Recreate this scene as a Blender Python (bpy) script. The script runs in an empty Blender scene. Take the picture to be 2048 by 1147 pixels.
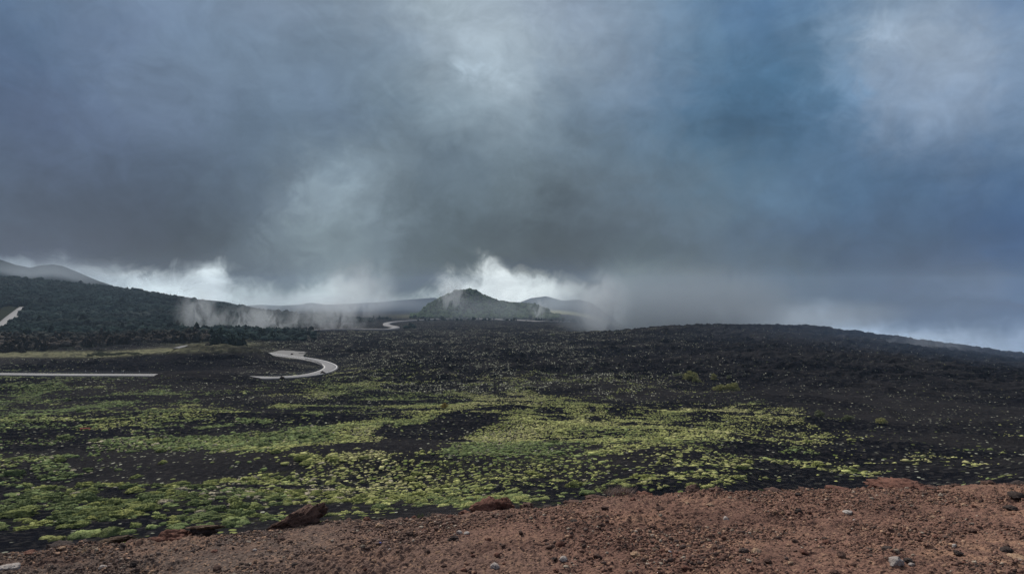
import bpy, math, random
import numpy as np
from mathutils import Vector, noise as mnoise

random.seed(7)
rng = np.random.default_rng(11)
scene = bpy.context.scene
COL = scene.collection

# ------------------------------------------------------------------ camera
EYE = 1.5                 # eye height over the cinder at the viewer's feet
F = 1365.0                # focal length in photo pixels (2048 wide)
HZ = 590.0                # photo row of the true horizon
cam_d = bpy.data.cameras.new('camera')
cam = bpy.data.objects.new('camera', cam_d)
COL.objects.link(cam)
cam.location = (0, 0, EYE)
cam_d.sensor_width = 36.0
cam_d.lens = 36.0 * F / 2048.0
cam_d.clip_start = 0.1
cam_d.clip_end = 60000
cam.rotation_euler = (math.radians(90) + math.atan((HZ - 573.5) / F), 0, 0)
scene.camera = cam

# ------------------------------------------------------------------ render and exposure
scene.view_settings.view_transform = 'Standard'
scene.view_settings.look = 'None'
scene.view_settings.exposure = 0.0
scene.view_settings.gamma = 1.0
scene.render.engine = 'CYCLES'
cy = scene.cycles
cy.max_bounces = 4
cy.diffuse_bounces = 2
cy.glossy_bounces = 1
cy.volume_bounces = 1
cy.transparent_max_bounces = 8
cy.volume_step_rate = 0.3
cy.volume_max_steps = 256
cy.use_denoising = True
try:
    cy.denoiser = 'OPENIMAGEDENOISE'
except Exception:
    pass

SUN_EL, SUN_AZ = 42.0, -32.0      # azimuth from +Y, negative = to the left

# ------------------------------------------------------------------ sky
def lin(c):
    c = np.asarray(c, float) / 255.0
    return np.where(c <= 0.04045, c / 12.92, ((c + 0.055) / 1.055) ** 2.4)

SKY_Y = [0, 80, 160, 240, 320, 400, 460, 510, 545, 575, 600, 640, 690]
SKY = [
 [(85,110,140),(97,120,147),(107,127,152),(110,130,152),(116,134,155),(122,140,158),(132,148,163),(150,165,175),(152,167,180),(137,152,170),(125,145,165),(103,131,158),(80,112,145),(95,125,155),(125,148,172),(115,140,168),(100,135,175)],
 [(80,103,132),(91,113,141),(101,121,148),(106,127,150),(109,129,150),(113,133,152),(125,143,160),(148,163,175),(158,173,184),(137,153,169),(122,142,163),(95,126,153),(78,112,143),(100,130,158),(145,163,182),(135,155,178),(115,145,178)],
 [(76,96,125),(89,109,137),(98,117,142),(103,122,145),(106,126,147),(106,126,147),(115,135,150),(140,156,168),(148,163,174),(125,143,160),(115,136,158),(88,118,146),(72,108,138),(90,122,150),(130,150,174),(125,147,173),(112,143,178)],
 [(76,93,120),(83,100,128),(91,108,132),(95,113,135),(95,115,135),(97,116,135),(105,124,140),(120,138,150),(130,146,158),(112,131,147),(100,123,145),(80,110,135),(75,108,138),(85,117,147),(112,135,162),(110,135,164),(92,125,160)],
 [(75,90,112),(75,90,114),(80,96,118),(85,102,122),(88,106,124),(102,119,132),(110,126,137),(95,112,126),(110,127,138),(98,114,126),(92,112,128),(85,110,130),(80,108,132),(85,113,142),(88,116,146),(85,116,150),(72,110,150)],
 [(70,82,100),(68,80,98),(68,80,98),(72,86,102),(85,100,115),(117,132,142),(107,122,132),(90,106,117),(98,113,122),(85,98,108),(86,100,112),(90,110,126),(82,106,128),(78,105,132),(76,105,136),(68,102,140),(58,98,142)],
 [(68,78,96),(66,76,93),(62,72,88),(64,76,90),(80,94,106),(105,120,128),(88,102,112),(82,96,105),(80,92,100),(72,82,90),(80,93,104),(88,105,120),(80,100,122),(76,98,124),(72,96,124),(62,92,128),(54,90,134)],
 [(95,108,128),(80,92,110),(68,78,94),(72,85,98),(90,103,113),(97,110,120),(85,98,108),(74,86,94),(80,92,100),(84,97,104),(82,96,105),(86,101,114),(82,100,118),(76,94,116),(72,92,118),(68,92,124),(60,92,132)],
 [(120,135,150),(110,125,140),(120,135,145),(140,155,162),(98,112,122),(122,137,144),(90,104,112),(80,94,102),(172,185,190),(120,135,140),(98,112,118),(92,105,116),(86,102,118),(78,96,116),(76,94,118),(84,104,132),(68,98,134)],
 [(150,165,175),(170,185,195),(195,210,218),(212,224,230),(152,167,174),(172,187,192),(115,130,138),(152,167,174),(218,230,234),(162,177,180),(110,123,130),(102,115,124),(94,108,122),(86,102,120),(80,98,120),(90,110,138),(78,106,140)],
 [(165,180,190),(182,197,207),(202,216,224),(208,222,230),(192,207,214),(184,199,206),(150,165,172),(182,198,205),(208,222,228),(182,197,200),(118,130,136),(100,112,122),(94,108,122),(88,103,120),(80,96,116),(80,98,122),(74,98,128)],
 [(165,180,190),(182,197,207),(195,209,217),(200,214,222),(190,205,212),(184,199,206),(160,175,182),(182,198,205),(198,212,218),(178,192,196),(118,130,136),(108,120,130),(118,134,150),(118,135,154),(88,106,130),(86,106,132),(82,106,138)],
 [(165,180,190),(182,197,207),(195,209,217),(200,214,222),(190,205,212),(184,199,206),(160,175,182),(182,198,205),(198,212,218),(178,192,196),(135,147,153),(120,132,140),(128,144,160),(130,147,166),(130,150,172),(132,154,180),(128,152,182)],
]
SKY = np.array([[lin(c) for c in r] for r in SKY])          # rows x 17 x 3
SKYX = np.arange(17) * 128.0

BASE_X = [-300, 0, 100, 180, 250, 330, 390, 425, 460, 500, 560, 600, 650, 700, 740, 800, 860, 900, 935, 975, 1010, 1040, 1080, 1110, 1150, 1175, 1200, 2400]
BASE_Y = [500, 508, 505, 522, 536, 550, 545, 512, 522, 566, 572, 546, 545, 548, 572, 594, 586, 578, 548, 516, 524, 540, 552, 546, 540, 562, 640, 700]
GLOW_X = [0, 200, 260, 420, 480, 530, 620, 700, 800, 880, 950, 1160, 1200, 2400]
GLOW = np.array([lin(c) for c in [(128,143,160),(165,180,190),(205,220,228),(208,222,230),(178,193,200),(168,183,190),(192,207,213),(190,204,210),(158,172,178),(190,205,211),(224,234,238),(218,229,232),(130,142,148),(120,135,150)]])
def sky_at(px, py):
    px = min(max(px, 0), 2048); py = min(max(py, 0), 690)
    if py > 470 and px < 1260:
        g = np.array([np.interp(px, GLOW_X, GLOW[:, k]) for k in range(3)])
        dk = np.array(sky_row(px, min(py, 462)))
        by = np.interp(px, BASE_X, BASE_Y) + 11
        t = min(max((py - by + 20) / 42, 0), 1); t = t * t * (3 - 2 * t)
        a = dk * (1 - t) + g * 0.86 * t
        if px < 1180:
            return list(a)
        u = (px - 1180) / 80
        return [a[k] * (1 - u) + v * u for k, v in enumerate(sky_row(px, py))]
    return sky_row(px, py)
MASS = [(670,365,58,40,.40),(615,425,55,38,.18),(745,440,55,48,.20),(700,400,110,90,.10),(952,145,26,22,.50),(1018,160,24,32,.30),(985,50,80,70,.10),(1750,85,50,42,.36),(1690,180,62,36,.32),
        (1635,172,26,13,.14),(1830,205,46,34,.14),(1540,262,80,55,-.14),(1480,190,50,80,-.10),(560,452,55,36,.10),(900,400,36,40,.12),(300,350,120,60,-.08),(350,450,80,50,-.10),(950,485,110,30,-.12),
        (1110,445,90,40,-.12),(1560,372,60,45,.10),(1925,150,55,60,.06),(1900,250,60,40,.06),(1360,420,60,60,.06),(1250,560,60,40,.08),(840,300,90,40,-.06),(800,470,60,40,-.10),(1640,90,25,50,-.06),(170,300,120,50,.04),(480,200,80,60,-.05)]
def sky_row(px, py):
    c = np.array(sky_row0(px, py))
    k = sum(w * math.exp(-((px - x0) / rx) ** 2 - ((py - y0) / ry) ** 2) for x0, y0, rx, ry, w in MASS)
    c = c * (1 + 1.25 * k) + 0.02 * k
    if px > 1700:      # greyer towards the right edge
        g = min((px - 1700) / 250, 1) * 0.22
        c = c * (1 - g) + c.mean() * g
    if px > 1420:      # light gap that follows the ridge
        d = np.interp(px, [1420, 1600, 1800, 2048], [645, 648, 672, 710]) - py
        c = c + np.array([0.15, 0.18, 0.21]) * math.exp(-(max(d, 0) / 24.0) ** 2) * min((px - 1420) / 200, 1)
    return list(c)
def sky_row0(px, py):
    i = min(max(np.searchsorted(SKY_Y, py) - 1, 0), len(SKY_Y) - 2)
    t = (py - SKY_Y[i]) / (SKY_Y[i + 1] - SKY_Y[i])
    c = []
    for k in range(3):
        a = np.interp(px, SKYX, SKY[i, :, k]); b = np.interp(px, SKYX, SKY[i + 1, :, k])
        c.append(a + (b - a) * t)
    return c

HAZE_D, BOX_FAR, BOX_TOP = 0.00010, 6900.0, 180.0
HAZE_L = np.array([0.130, 0.178, 0.245])        # light the haze itself sends
SKY_K = 4.0
def behind_haze(c, px, py):
    """sky brightness that, seen through the haze, gives c"""
    cosz = 1 / math.hypot(1, (px - 1024) / F)
    s_ = (HZ - py) / F
    d = BOX_FAR / cosz
    if s_ > 0:
        d = min(d, BOX_TOP / s_ / cosz)
    T = math.exp(-HAZE_D * d)
    c = np.array(c)
    return np.clip(np.maximum((c - HAZE_L * (1 - T)) / T, 0.42 * c), 0.0, 3.9) / SKY_K

world = bpy.data.worlds.new('World')
scene.world = world
world.use_nodes = True
nt = world.node_tree
for n in list(nt.nodes):
    nt.nodes.remove(n)
N, L = nt.nodes, nt.links

def mth(op, a, b=None, c=None, clamp=False, tree=None):
    tr = tree or nt
    m = tr.nodes.new('ShaderNodeMath'); m.operation = op; m.use_clamp = clamp
    for i, v in enumerate((a, b, c)):
        if v is None:
            continue
        if isinstance(v, (int, float)):
            m.inputs[i].default_value = v
        else:
            tr.links.new(v, m.inputs[i])
    return m.outputs[0]

def mixc(fac, a, b, tree=None, blend='MIX'):
    tr = tree or nt
    m = tr.nodes.new('ShaderNodeMix'); m.data_type = 'RGBA'; m.blend_type = blend
    for s, v in ((0, fac), (6, a), (7, b)):
        if isinstance(v, (int, float)):
            m.inputs[s].default_value = v
        elif isinstance(v, (tuple, list)):
            m.inputs[s].default_value = tuple(v) + ((1,) if len(v) == 3 else ())
        else:
            tr.links.new(v, m.inputs[s])
    return m.outputs[2]

def mapr(v, a, b, c=0.0, d=1.0, smooth=True, tree=None):
    tr = tree or nt
    m = tr.nodes.new('ShaderNodeMapRange')
    m.interpolation_type = 'SMOOTHSTEP' if smooth else 'LINEAR'
    tr.links.new(v, m.inputs[0])
    for i, x in enumerate((a, b, c, d)):
        m.inputs[i + 1].default_value = x
    return m.outputs[0]

def nois(vec, scale, detail=5, rough=0.5, dist=0.0, tree=None, out=0):
    tr = tree or nt
    n = tr.nodes.new('ShaderNodeTexNoise')
    n.inputs['Scale'].default_value = scale
    n.inputs['Detail'].default_value = detail
    n.inputs['Roughness'].default_value = rough
    n.inputs['Distortion'].default_value = dist
    if vec is not None:
        tr.links.new(vec, n.inputs['Vector'])
    return n.outputs[out]

tc = N.new('ShaderNodeTexCoord')
dirv = tc.outputs['Generated']
sep = N.new('ShaderNodeSeparateXYZ'); L.new(dirv, sep.inputs[0])
X_, Y_, Z_ = sep.outputs
az = mth('ARCTAN2', X_, Y_)
rho = mth('SQRT', mth('ADD', mth('MULTIPLY', X_, X_), mth('MULTIPLY', Y_, Y_)))
tel = mth('DIVIDE', Z_, mth('MAXIMUM', rho, 0.001))
# turbulence that warps the cloud masses (stretched a little vertically near the cloud base)
def scaled(vec, sx, sy, sz, tree=None):
    tr = tree or nt
    m = tr.nodes.new('ShaderNodeVectorMath'); m.operation = 'MULTIPLY'
    tr.links.new(vec, m.inputs[0]); m.inputs[1].default_value = (sx, sy, sz)
    return m.outputs[0]
w1 = nois(scaled(dirv, 1, 1, 1.7), 5.0, 7, 0.58, 0.5, out=1)
w2 = nois(scaled(dirv, 1, 1, 1.05), 24.0, 6, 0.62, 0.9, out=1)
s1 = N.new('ShaderNodeSeparateXYZ'); L.new(w1, s1.inputs[0])
s2 = N.new('ShaderNodeSeparateXYZ'); L.new(w2, s2.inputs[0])
def cen(s, k):
    return mth('MULTIPLY', mth('SUBTRACT', s, 0.5), k)
azw = mth('ADD', az, mth('ADD', cen(s1.outputs[0], 0.14), cen(s2.outputs[0], 0.07)))
nearh = mapr(tel, 0.0, 0.16, 0.65, 1.0)
telw = mth('ADD', tel, mth('MULTIPLY', mth('ADD', cen(s1.outputs[1], 0.12), cen(s2.outputs[1], 0.06)), nearh))
AZ0, AZ1 = math.radians(-39), math.radians(39)
fac = mth('DIVIDE', mth('SUBTRACT', azw, AZ0), AZ1 - AZ0, clamp=True)
NST = 32
color = None
t_of = lambda y: (HZ - y) / F
RY_ = [-40, 0, 40, 80, 120, 150, 185, 225, 270, 310, 350, 390, 425, 455, 485, 505, 520, 535, 550, 565, 580, 598, 620, 640, 660, 690]
order = list(range(len(RY_)))[::-1]
for j, r in enumerate(order):
    cr = N.new('ShaderNodeValToRGB'); L.new(fac, cr.inputs[0])
    cr.color_ramp.interpolation = 'EASE'
    el = cr.color_ramp.elements
    for k in range(NST):
        f_ = k / (NST - 1)
        a_ = AZ0 + (AZ1 - AZ0) * f_
        pxx = 1024 + F * math.tan(a_)
        pyy = HZ - t_of(RY_[r]) * F / math.cos(a_)
        cc = behind_haze(sky_at(pxx, pyy), pxx, pyy)
        if k < 2:
            e = el[k]; e.position = f_
        else:
            e = el.new(f_)
        e.color = (*cc, 1)
    if color is None:
        color = cr.outputs[0]
    else:
        a, b = t_of(RY_[order[j - 1]]), t_of(RY_[r])
        color = mixc(mapr(telw, a, b, smooth=False), color, cr.outputs[0])
# fine billowing brightness structure
c1 = nois(scaled(dirv, 1, 1, 1.8), 6.5, 12, 0.62, 0.7)
c2 = nois(scaled(dirv, 1, 1, 1.2), 20.0, 8, 0.6, 1.2)
lum = mth('ADD', mapr(c1, 0.25, 0.75, 0.80, 1.22, False), mth('MULTIPLY', mapr(c2, 0.3, 0.7, -1.0, 1.0, False), mapr(tel, 0.0, 0.09, 0.20, 0.09)))
vm = N.new('ShaderNodeVectorMath'); vm.operation = 'SCALE'
L.new(color, vm.inputs[0]); L.new(mth('MULTIPLY', lum, SKY_K), vm.inputs[3])
color = vm.outputs[0]
# high above the picture the cloud deck is thin and bright
OVER = 0.5
color = mixc(mapr(tel, 0.50, 1.3), color, (OVER * 0.98, OVER, OVER * 1.05))
STR = 0.1
sc_ = N.new('ShaderNodeVectorMath'); sc_.operation = 'SCALE'
L.new(color, sc_.inputs[0]); sc_.inputs[3].default_value = 1.0 / STR
skyn = N.new('ShaderNodeTexSky')
skyn.sky_type = 'NISHITA'; skyn.sun_disc = False
skyn.sun_elevation = math.radians(SUN_EL)
skyn.sun_rotation = math.radians(SUN_AZ)
final = mixc(0.97, skyn.outputs[0], sc_.outputs[0])
bg = N.new('ShaderNodeBackground'); L.new(final, bg.inputs[0]); bg.inputs[1].default_value = STR
wo = N.new('ShaderNodeOutputWorld'); L.new(bg.outputs[0], wo.inputs[0])
world.cycles.sampling_method = 'MANUAL'
world.cycles.sample_map_resolution = 512

# ------------------------------------------------------------------ sun
sd = bpy.data.lights.new('sun', 'SUN')
sd.energy = 4.3
sd.angle = math.radians(7)
sd.color = (1.0, 0.95, 0.87)
so = bpy.data.objects.new('sun', sd); COL.objects.link(so)
ea, aa = math.radians(SUN_EL), math.radians(SUN_AZ)
sv = Vector((math.sin(aa) * math.cos(ea), math.cos(aa) * math.cos(ea), math.sin(ea)))
so.rotation_euler = sv.to_track_quat('Z', 'Y').to_euler()

# ------------------------------------------------------------------ numpy noise
def _h(ix, iy, s):
    h = (ix.astype(np.int64) * 374761393 + iy.astype(np.int64) * 668265263 + s * 1442695041) & 0xffffffff
    h = ((h ^ (h >> 13)) * 1274126177) & 0xffffffff
    h = ((h ^ (h >> 16)) * 2246822519) & 0xffffffff
    return ((h ^ (h >> 15)) & 0xffff).astype(np.float32) / 32767.5 - 1.0
def vn(x, y, s=0):
    fx, fy = np.floor(x), np.floor(y)
    tx, ty = (x - fx).astype(np.float32), (y - fy).astype(np.float32)
    tx = tx * tx * (3 - 2 * tx); ty = ty * ty * (3 - 2 * ty)
    ix, iy = fx.astype(np.int64), fy.astype(np.int64)
    a, b = _h(ix, iy, s), _h(ix + 1, iy, s)
    c, d = _h(ix, iy + 1, s), _h(ix + 1, iy + 1, s)
    return (a + (b - a) * tx) * (1 - ty) + (c + (d - c) * tx) * ty
def fbm(x, y, o=4, s=0, g=0.5):
    r = 0; a = 1.0; tot = 0
    for i in range(o):
        c, sn = math.cos(0.6 * i), math.sin(0.6 * i)
        k = 2.03 ** i
        r = r + a * vn((x * c - y * sn) * k + 17.1 * i, (x * sn + y * c) * k - 9.7 * i, s + i)
        tot += a; a *= g
    return r / tot
def ridged(x, y, o=4, s=0, g=0.5):
    r = 0; a = 1.0; tot = 0
    for i in range(o):
        k = 2.07 ** i
        r = r + a * (1 - 2 * np.abs(vn(x * k + 5.3 * i, y * k + 3.1 * i, s + i)))
        tot += a; a *= g
    return r / tot
def sstep(x, a, b):
    t = np.clip((x - a) / (b - a), 0, 1)
    return t * t * (3 - 2 * t)

# ------------------------------------------------------------------ relief of the plain
TY = [30, 45, 60, 80, 120, 200, 300, 450, 600, 800, 1050, 1300, 1700, 2300, 3000, 4200, 8000, 20000]
PLAIN = {
 -500:  [1250,1165,1110,1030,915,805,742,700,655,600,560,532,548,560,575,600,608,605],
 0:     [1290,1185,1110,1030,915,800,742,705,672,630,585,556,572,585,600,612,611,605],
 130:   [1290,1185,1110,1030,915,800,742,704,680,643,600,568,582,595,605,614,611,605],
 250:   [1290,1185,1110,1020,903,797,741,699,678,650,612,580,592,600,608,616,611,605],
 400:   [1290,1185,1105,1016,903,795,740,690,676,658,632,606,612,616,618,618,612,605],
 520:   [1290,1180,1100,1016,903,795,740,694,680,664,645,624,626,626,622,620,612,605],
 620:   [1290,1180,1100,1016,903,795,740,699,680,664,650,640,634,629,626,622,613,605],
 900:   [1280,1170,1090,1010,903,795,740,699,680,664,651,643,636,630,627,622,613,605],
 1180:  [1270,1160,1080,1005,900,795,740,699,674,664,654,645,637,630,627,622,613,605],
 1250:  [1270,1160,1080,1005,900,795,741,698,662,668,668,667,666,665,664,664,664,664],
 1400:  [1260,1150,1070,1000,900,798,742,690,650,662,668,670,672,672,672,672,672,672],
 1600:  [1240,1130,1050,985,905,805,745,688,648,668,676,680,682,684,684,684,684,684],
 1800:  [1220,1110,1030,970,905,815,755,702,674,694,702,708,710,712,712,712,712,712],
 1930:  [1200,1080,985,955,915,820,765,716,692,712,720,726,730,732,732,732,732,732],
 2048:  [1190,1060,945,933,918,830,775,730,712,732,742,750,755,757,757,757,757,757],
 2700:  [1150,1010,905,890,880,840,800,775,765,780,790,800,805,807,807,807,807,807],
}
_us = sorted(PLAIN)
NU, NY = 240, 320
gu = np.linspace(-1400, 3450, NU)
gl = np.linspace(math.log(25), math.log(24000), NY)
_rows = np.array([np.interp(gl, np.log(TY), PLAIN[k]) for k in _us])          # keys x NY
_py = np.array([np.interp(gu, _us, _rows[:, j]) for j in range(NY)]).T        # NU x NY
def blur(a, k, axis):
    ker = np.hanning(2 * k + 3)[1:-1]; ker /= ker.sum()
    pad = [(0, 0), (0, 0)]; pad[axis] = (k, k)
    ap = np.pad(a, pad, mode='edge')
    return np.apply_along_axis(lambda m: np.convolve(m, ker, 'valid'), axis, ap)
_py = blur(blur(_py, 5, 0), 5, 1)
def base_z(px, Y):
    """height of the smooth plain relative to the eye"""
    u = np.clip((px - gu[0]) / (gu[1] - gu[0]), 0, NU - 1.001)
    v = np.clip((np.log(Y) - gl[0]) / (gl[1] - gl[0]), 0, NY - 1.001)
    i, j = u.astype(int), v.astype(int)
    a, b = u - i, v - j
    p = (_py[i, j] * (1 - a) * (1 - b) + _py[i + 1, j] * a * (1 - b) + _py[i, j + 1] * (1 - a) * b + _py[i + 1, j + 1] * a * b)
    return -(p - HZ) / F * Y
RIDGES = [  # (points of its crest, distance, relative half depth)
 # bare hills far left
 ([(-900,430),(-300,470),(0,521),(30,531),(60,537),(80,532),(105,530),(125,533),(150,543),(190,560),(230,574),(300,584),(390,598),(450,603),(485,612),(540,640)], 3000, 0.30),
 # tree-covered cone and its lower shoulder
 ([(818,645),(835,634),(850,617),(880,600),(905,588),(922,583),(938,580.5),(950,583),(965,592),(1000,606),(1040,610),(1070,612),(1090,620),(1108,634),(1125,645)], 1950, 0.17),
 # blue hills on the horizon
 ([(440,640),(480,612),(520,609),(560,611),(600,609),(620,605),(650,609),(700,607),(760,604),(800,600),(840,597),(870,595),(890,600),(930,606),(1000,604),(1040,604),(1062,596),(1092,592),(1125,601),(1135,600),(1160,599),(1185,606),(1260,660)], 6000, 0.20),
 # low rise that hides the road between the two bends
 ([(265,800),(300,760),(330,747),(400,742),(470,746),(520,757),(570,790)], 246, 0.075),
 ([(300,740),(350,706),(400,698),(450,696),(500,702),(540,714),(580,730),(610,750)], 345, 0.09),
 # low vegetated knoll just past the rim, right of centre
 ([(1060,1010),(1180,960),(1300,940),(1400,936),(1480,944),(1560,965),(1640,1010)], 92, 0.16),
]
RP = [(np.array([p[0] for p in pts], float), np.array([p[1] for p in pts], float), Yc, w) for pts, Yc, w in RIDGES]
def smooth_z(px, Y):
    z = base_z(px, Y)
    for xs, ys, Yc, w in RP:
        zc = -(np.interp(px, xs, ys) - HZ) / F * Yc
        zb = base_z(px, np.full_like(Y, Yc))
        add = np.maximum(zc - zb, 0)
        inside = (px > xs[0]) & (px < xs[-1])
        d = np.log(Y / Yc) / w
        prof = np.where(np.abs(d) < 1, 0.5 + 0.5 * np.cos(np.pi * np.clip(d, -1, 1)), 0)
        z = z + np.where(inside, add * prof, 0)
    return z

def unproj(px, py, y0=60.0, y1=9000.0):
    """distance at which the smooth ground meets the sight line"""
    Ys = np.exp(np.linspace(math.log(y0), math.log(y1), 4000))
    z = smooth_z(np.full_like(Ys, px), Ys)
    p = HZ - F * z / Ys
    k = np.argmax(p <= py)
    return float(Ys[k]) if p[k] <= py else float(Ys[-1])

def catmull(P, n=12):
    P = [np.array(p, float) for p in P]
    P = [2 * P[0] - P[1]] + P + [2 * P[-1] - P[-2]]
    out = []
    for i in range(1, len(P) - 2):
        for k in range(n):
            t = k / n
            a, b, c, d = P[i - 1], P[i], P[i + 1], P[i + 2]
            out.append(0.5 * ((2 * b) + (-a + c) * t + (2 * a - 5 * b + 4 * c - d) * t * t + (-a + 3 * b - 3 * c + d) * t ** 3))
    out.append(P[-2])
    return np.array(out)

ROADS = {   # photo points, half width (m)
 'near_road': ([(-420,733,290),(-150,737,290),(0,743,288),(150,747,284),(300,751,280),(420,757,274),(525,759,268),(570,757,270),(615,752,278),(648,744,294),(662,735,316),(655,728,338),(635,723,360),(605,720,378),(565,717,392),(520,712,408),(440,708,425)], 3.3),
 'far_road': ([(560,662,0),(620,661,0),(690,659,0),(745,659.5,0),(778,659,0),(792,655,0),(774,650.5,0),(776,646.5,0),(800,643,0),(850,639.5,0),(900,637.2,0),(960,637.5,0),(1030,640,0),(1100,643,0),(1170,644,0)], 5.0),
 'hill_road': ([(-120,735,0),(-60,700,0),(0,656,0),(25,633,0),(50,613,0)], 5.5),
 'track': ([(352,697,0),(368,693,0),(382,691,0)], 1.6),
}
ROADW = {}
for k, (pts, hw) in ROADS.items():
    W = []
    for px, py, Y in pts:
        Y = Y or unproj(px, py, 300.0)
        W.append(((px - 1024) / F * Y, Y))
    C = catmull(W, 14)
    zs = smooth_z(1024 + F * C[:, 0] / C[:, 1], C[:, 1])
    ker = np.ones(9) / 9
    zs = np.convolve(np.pad(zs, 4, mode='edge'), ker, 'valid')
    ROADW[k] = (C, zs, hw)

# ------------------------------------------------------------------ plant cover as a map of places
# ellipses: centre, half size (photo pixels on the ground), weight
VEG = [
 (830,955,290,58,0.85),(1150,930,220,40,.35),(980,870,75,34,0.6),(470,975,130,32,0.5),(110,1010,180,60,0.36),(210,885,160,13,0.42),(430,885,120,10,0.45),
 (670,866,80,15,0.65),(640,782,70,14,0.45),(800,808,140,12,0.42),(1090,798,70,13,0.5),(1130,815,60,8,0.4),(1400,942,115,22,0.55),(1640,938,120,18,0.55),
 (1190,965,110,18,0.4),(1980,940,110,22,0.30),(1780,905,200,34,0.16),(1480,850,260,60,0.16),(1000,770,330,30,0.16),(60,770,80,10,0.35),
 (230,790,190,9,0.25),(560,905,90,30,0.35),(1150,860,160,40,0.30),(330,860,200,12,0.22),(1000,1000,160,26,0.45),(300,1020,160,40,0.42),(560,1000,120,36,0.5),
 (1290,740,60,8,0.18),(1450,830,80,10,0.14),(770,770,60,7,0.3),(900,790,100,9,0.25),(60,925,90,22,0.35),(1560,905,60,18,0.2),(1060,840,30,40,.3),
]
BARE = [
 (80,895,100,10,0.6),(330,915,100,11,0.7),(430,948,85,15,0.8),(245,985,65,14,0.8),(870,862,140,18,1.0),(740,893,125,9,0.8),(850,915,50,8,0.7),
 (400,725,190,24,1.0),(1880,800,260,60,0.35),(90,1035,60,9,0.3),(150,860,150,9,0.3),(600,830,110,10,0.5),(1020,880,60,8,.3),(1500,970,70,10,.5),(980,838,80,9,.6),
 (1600,735,330,60,0.5),(480,800,60,20,.3),(1260,900,130,14,.3),(50,940,30,12,.5),(1500,900,80,10,.4),(1790,890,110,9,.35),(1320,925,120,6,.5),
]
PALE = [(440,985,55,20,.5),(160,885,140,16,.4),(600,985,70,22,.45),(640,796,40,12,.45),(720,865,25,12,.4),(1290,740,60,12,.6),(1370,768,60,10,.7),(1590,775,60,10,.4),(980,870,60,30,.3),(300,940,300,60,.15),(700,960,120,30,.25)]
def blobs(px, py, lst):
    r = np.zeros_like(px)
    for cx, cy_, rx, ry, w in lst:
        d = ((px - cx) / rx) ** 2 + ((py - cy_) / ry) ** 2
        r = r + w * np.exp(-d * 0.9)
    return r
VEINS = [([(780,985),(860,950),(930,910),(985,872),(1035,842)],13,.75),([(540,892),(600,872),(660,862),(715,868),(750,848)],9,.65),([(180,892),(300,882),(420,884),(560,892),(620,905)],8,.55),
 ([(560,812),(620,800),(660,785),(700,770),(760,762)],7,.6),([(790,852),(850,832),(900,812),(980,800)],7,.55),([(1030,783),(1085,792),(1130,806),(1200,818)],8,.65),([(1040,878),(1100,862),(1150,848),(1170,828)],8,.55),
 ([(-40,842),(90,826),(200,806),(330,788)],6,.45),([(-40,808),(60,792),(120,768)],6,.45),([(690,848),(760,838),(840,846),(900,862)],6,.45),([(400,850),(480,838),(560,842),(640,826)],6,.45),
 ([(1180,905),(1280,890),(1380,868),(1450,862)],7,.4),([(1300,948),(1400,938),(1500,946),(1570,962)],8,.5),([(1540,930),(1620,928),(1700,938),(1780,950)],10,.5),([(1560,905),(1600,885),(1660,870)],6,.3),
 ([(-40,960),(80,945),(200,962),(280,985),(400,1000)],13,.55),([(300,1040),(420,1010),(520,985),(600,960),(640,930)],14,.6),([(760,905),(840,932),(960,936),(1080,920)],10,.5),([(1300,830),(1400,812),(1500,822),(1620,850)],6,.3),([(1400,790),(1500,806),(1600,822)],6,.25)]
def veins(px, py):
    r = np.zeros_like(px)
    for pts, w, a in VEINS:
        best = np.full_like(px, 1e9)
        for (x0, y0), (x1, y1) in zip(pts[:-1], pts[1:]):
            ax, ay, bx, by = x0 * 0.55, y0, x1 * 0.55, y1
            vx, vy = bx - ax, by - ay
            t = np.clip(((px * 0.55 - ax) * vx + (py - ay) * vy) / (vx * vx + vy * vy), 0, 1)
            best = np.minimum(best, (px * 0.55 - ax - vx * t) ** 2 + (py - ay - vy * t) ** 2)
        r = r + a * np.exp(-best / (w * w))
    return r
def dune_f(x, Y):
    w = 0.9 * fbm(x / 70, Y / 70, 2, 3)
    return ridged(x / 60 + w, (Y + 0.22 * x) / 23 + w * 0.6, 2, 9)
def veg_map(x, Y, px, py):
    th = 0.35 + 0.75 * fbm(x / 110, Y / 110, 2, 44)
    xr = x * np.cos(th) + Y * np.sin(th); yr = -x * np.sin(th) + Y * np.cos(th)
    wx = 6 * fbm(x / 30, Y / 30, 2, 46)
    n1 = 0.75 * fbm((xr + wx) / 34, (yr + wx) / 9, 4, 40) + 0.5 * fbm(x / 30, Y / 8, 3, 42)
    n2 = fbm(x / 7 + Y / 30, Y / 4.0, 3, 60)
    dn = dune_f(x, Y - 2.0)
    b = 0.24 * sstep(py, 700, 755) * (1 - 0.62 * sstep(px, 1350, 1800)) + 0.62 * blobs(px, py, VEG) + veins(px + 14 * n2, py + 9 * n1) - 0.8 * blobs(px, py, BARE)
    b = b + 0.14 * sstep(py - rim_py(px), -75, -20) * (px < 1500)
    b = np.clip(b, 0.006, 0.95) * sstep(py, 690, 735)
    n3_ = fbm(x / 2.2, Y / 1.7, 2, 66)
    m = sstep(n1 * 0.95 + n2 * 0.75 + n3_ * 0.45 + 0.25 * dn + (b - 0.40) * 0.85, -0.14, 0.30)
    p = np.clip(b * (0.045 + 1.08 * m) * 1.15, 0, 0.72)
    return p * (1 - 0.45 * (1 - sstep(px, 350, 800)) * (1 - sstep(Y, 110, 170)))
def tone_map(x, Y):
    return fbm(x / 22 + 3.1, Y / 16 - 8.2, 3, 90)

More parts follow.
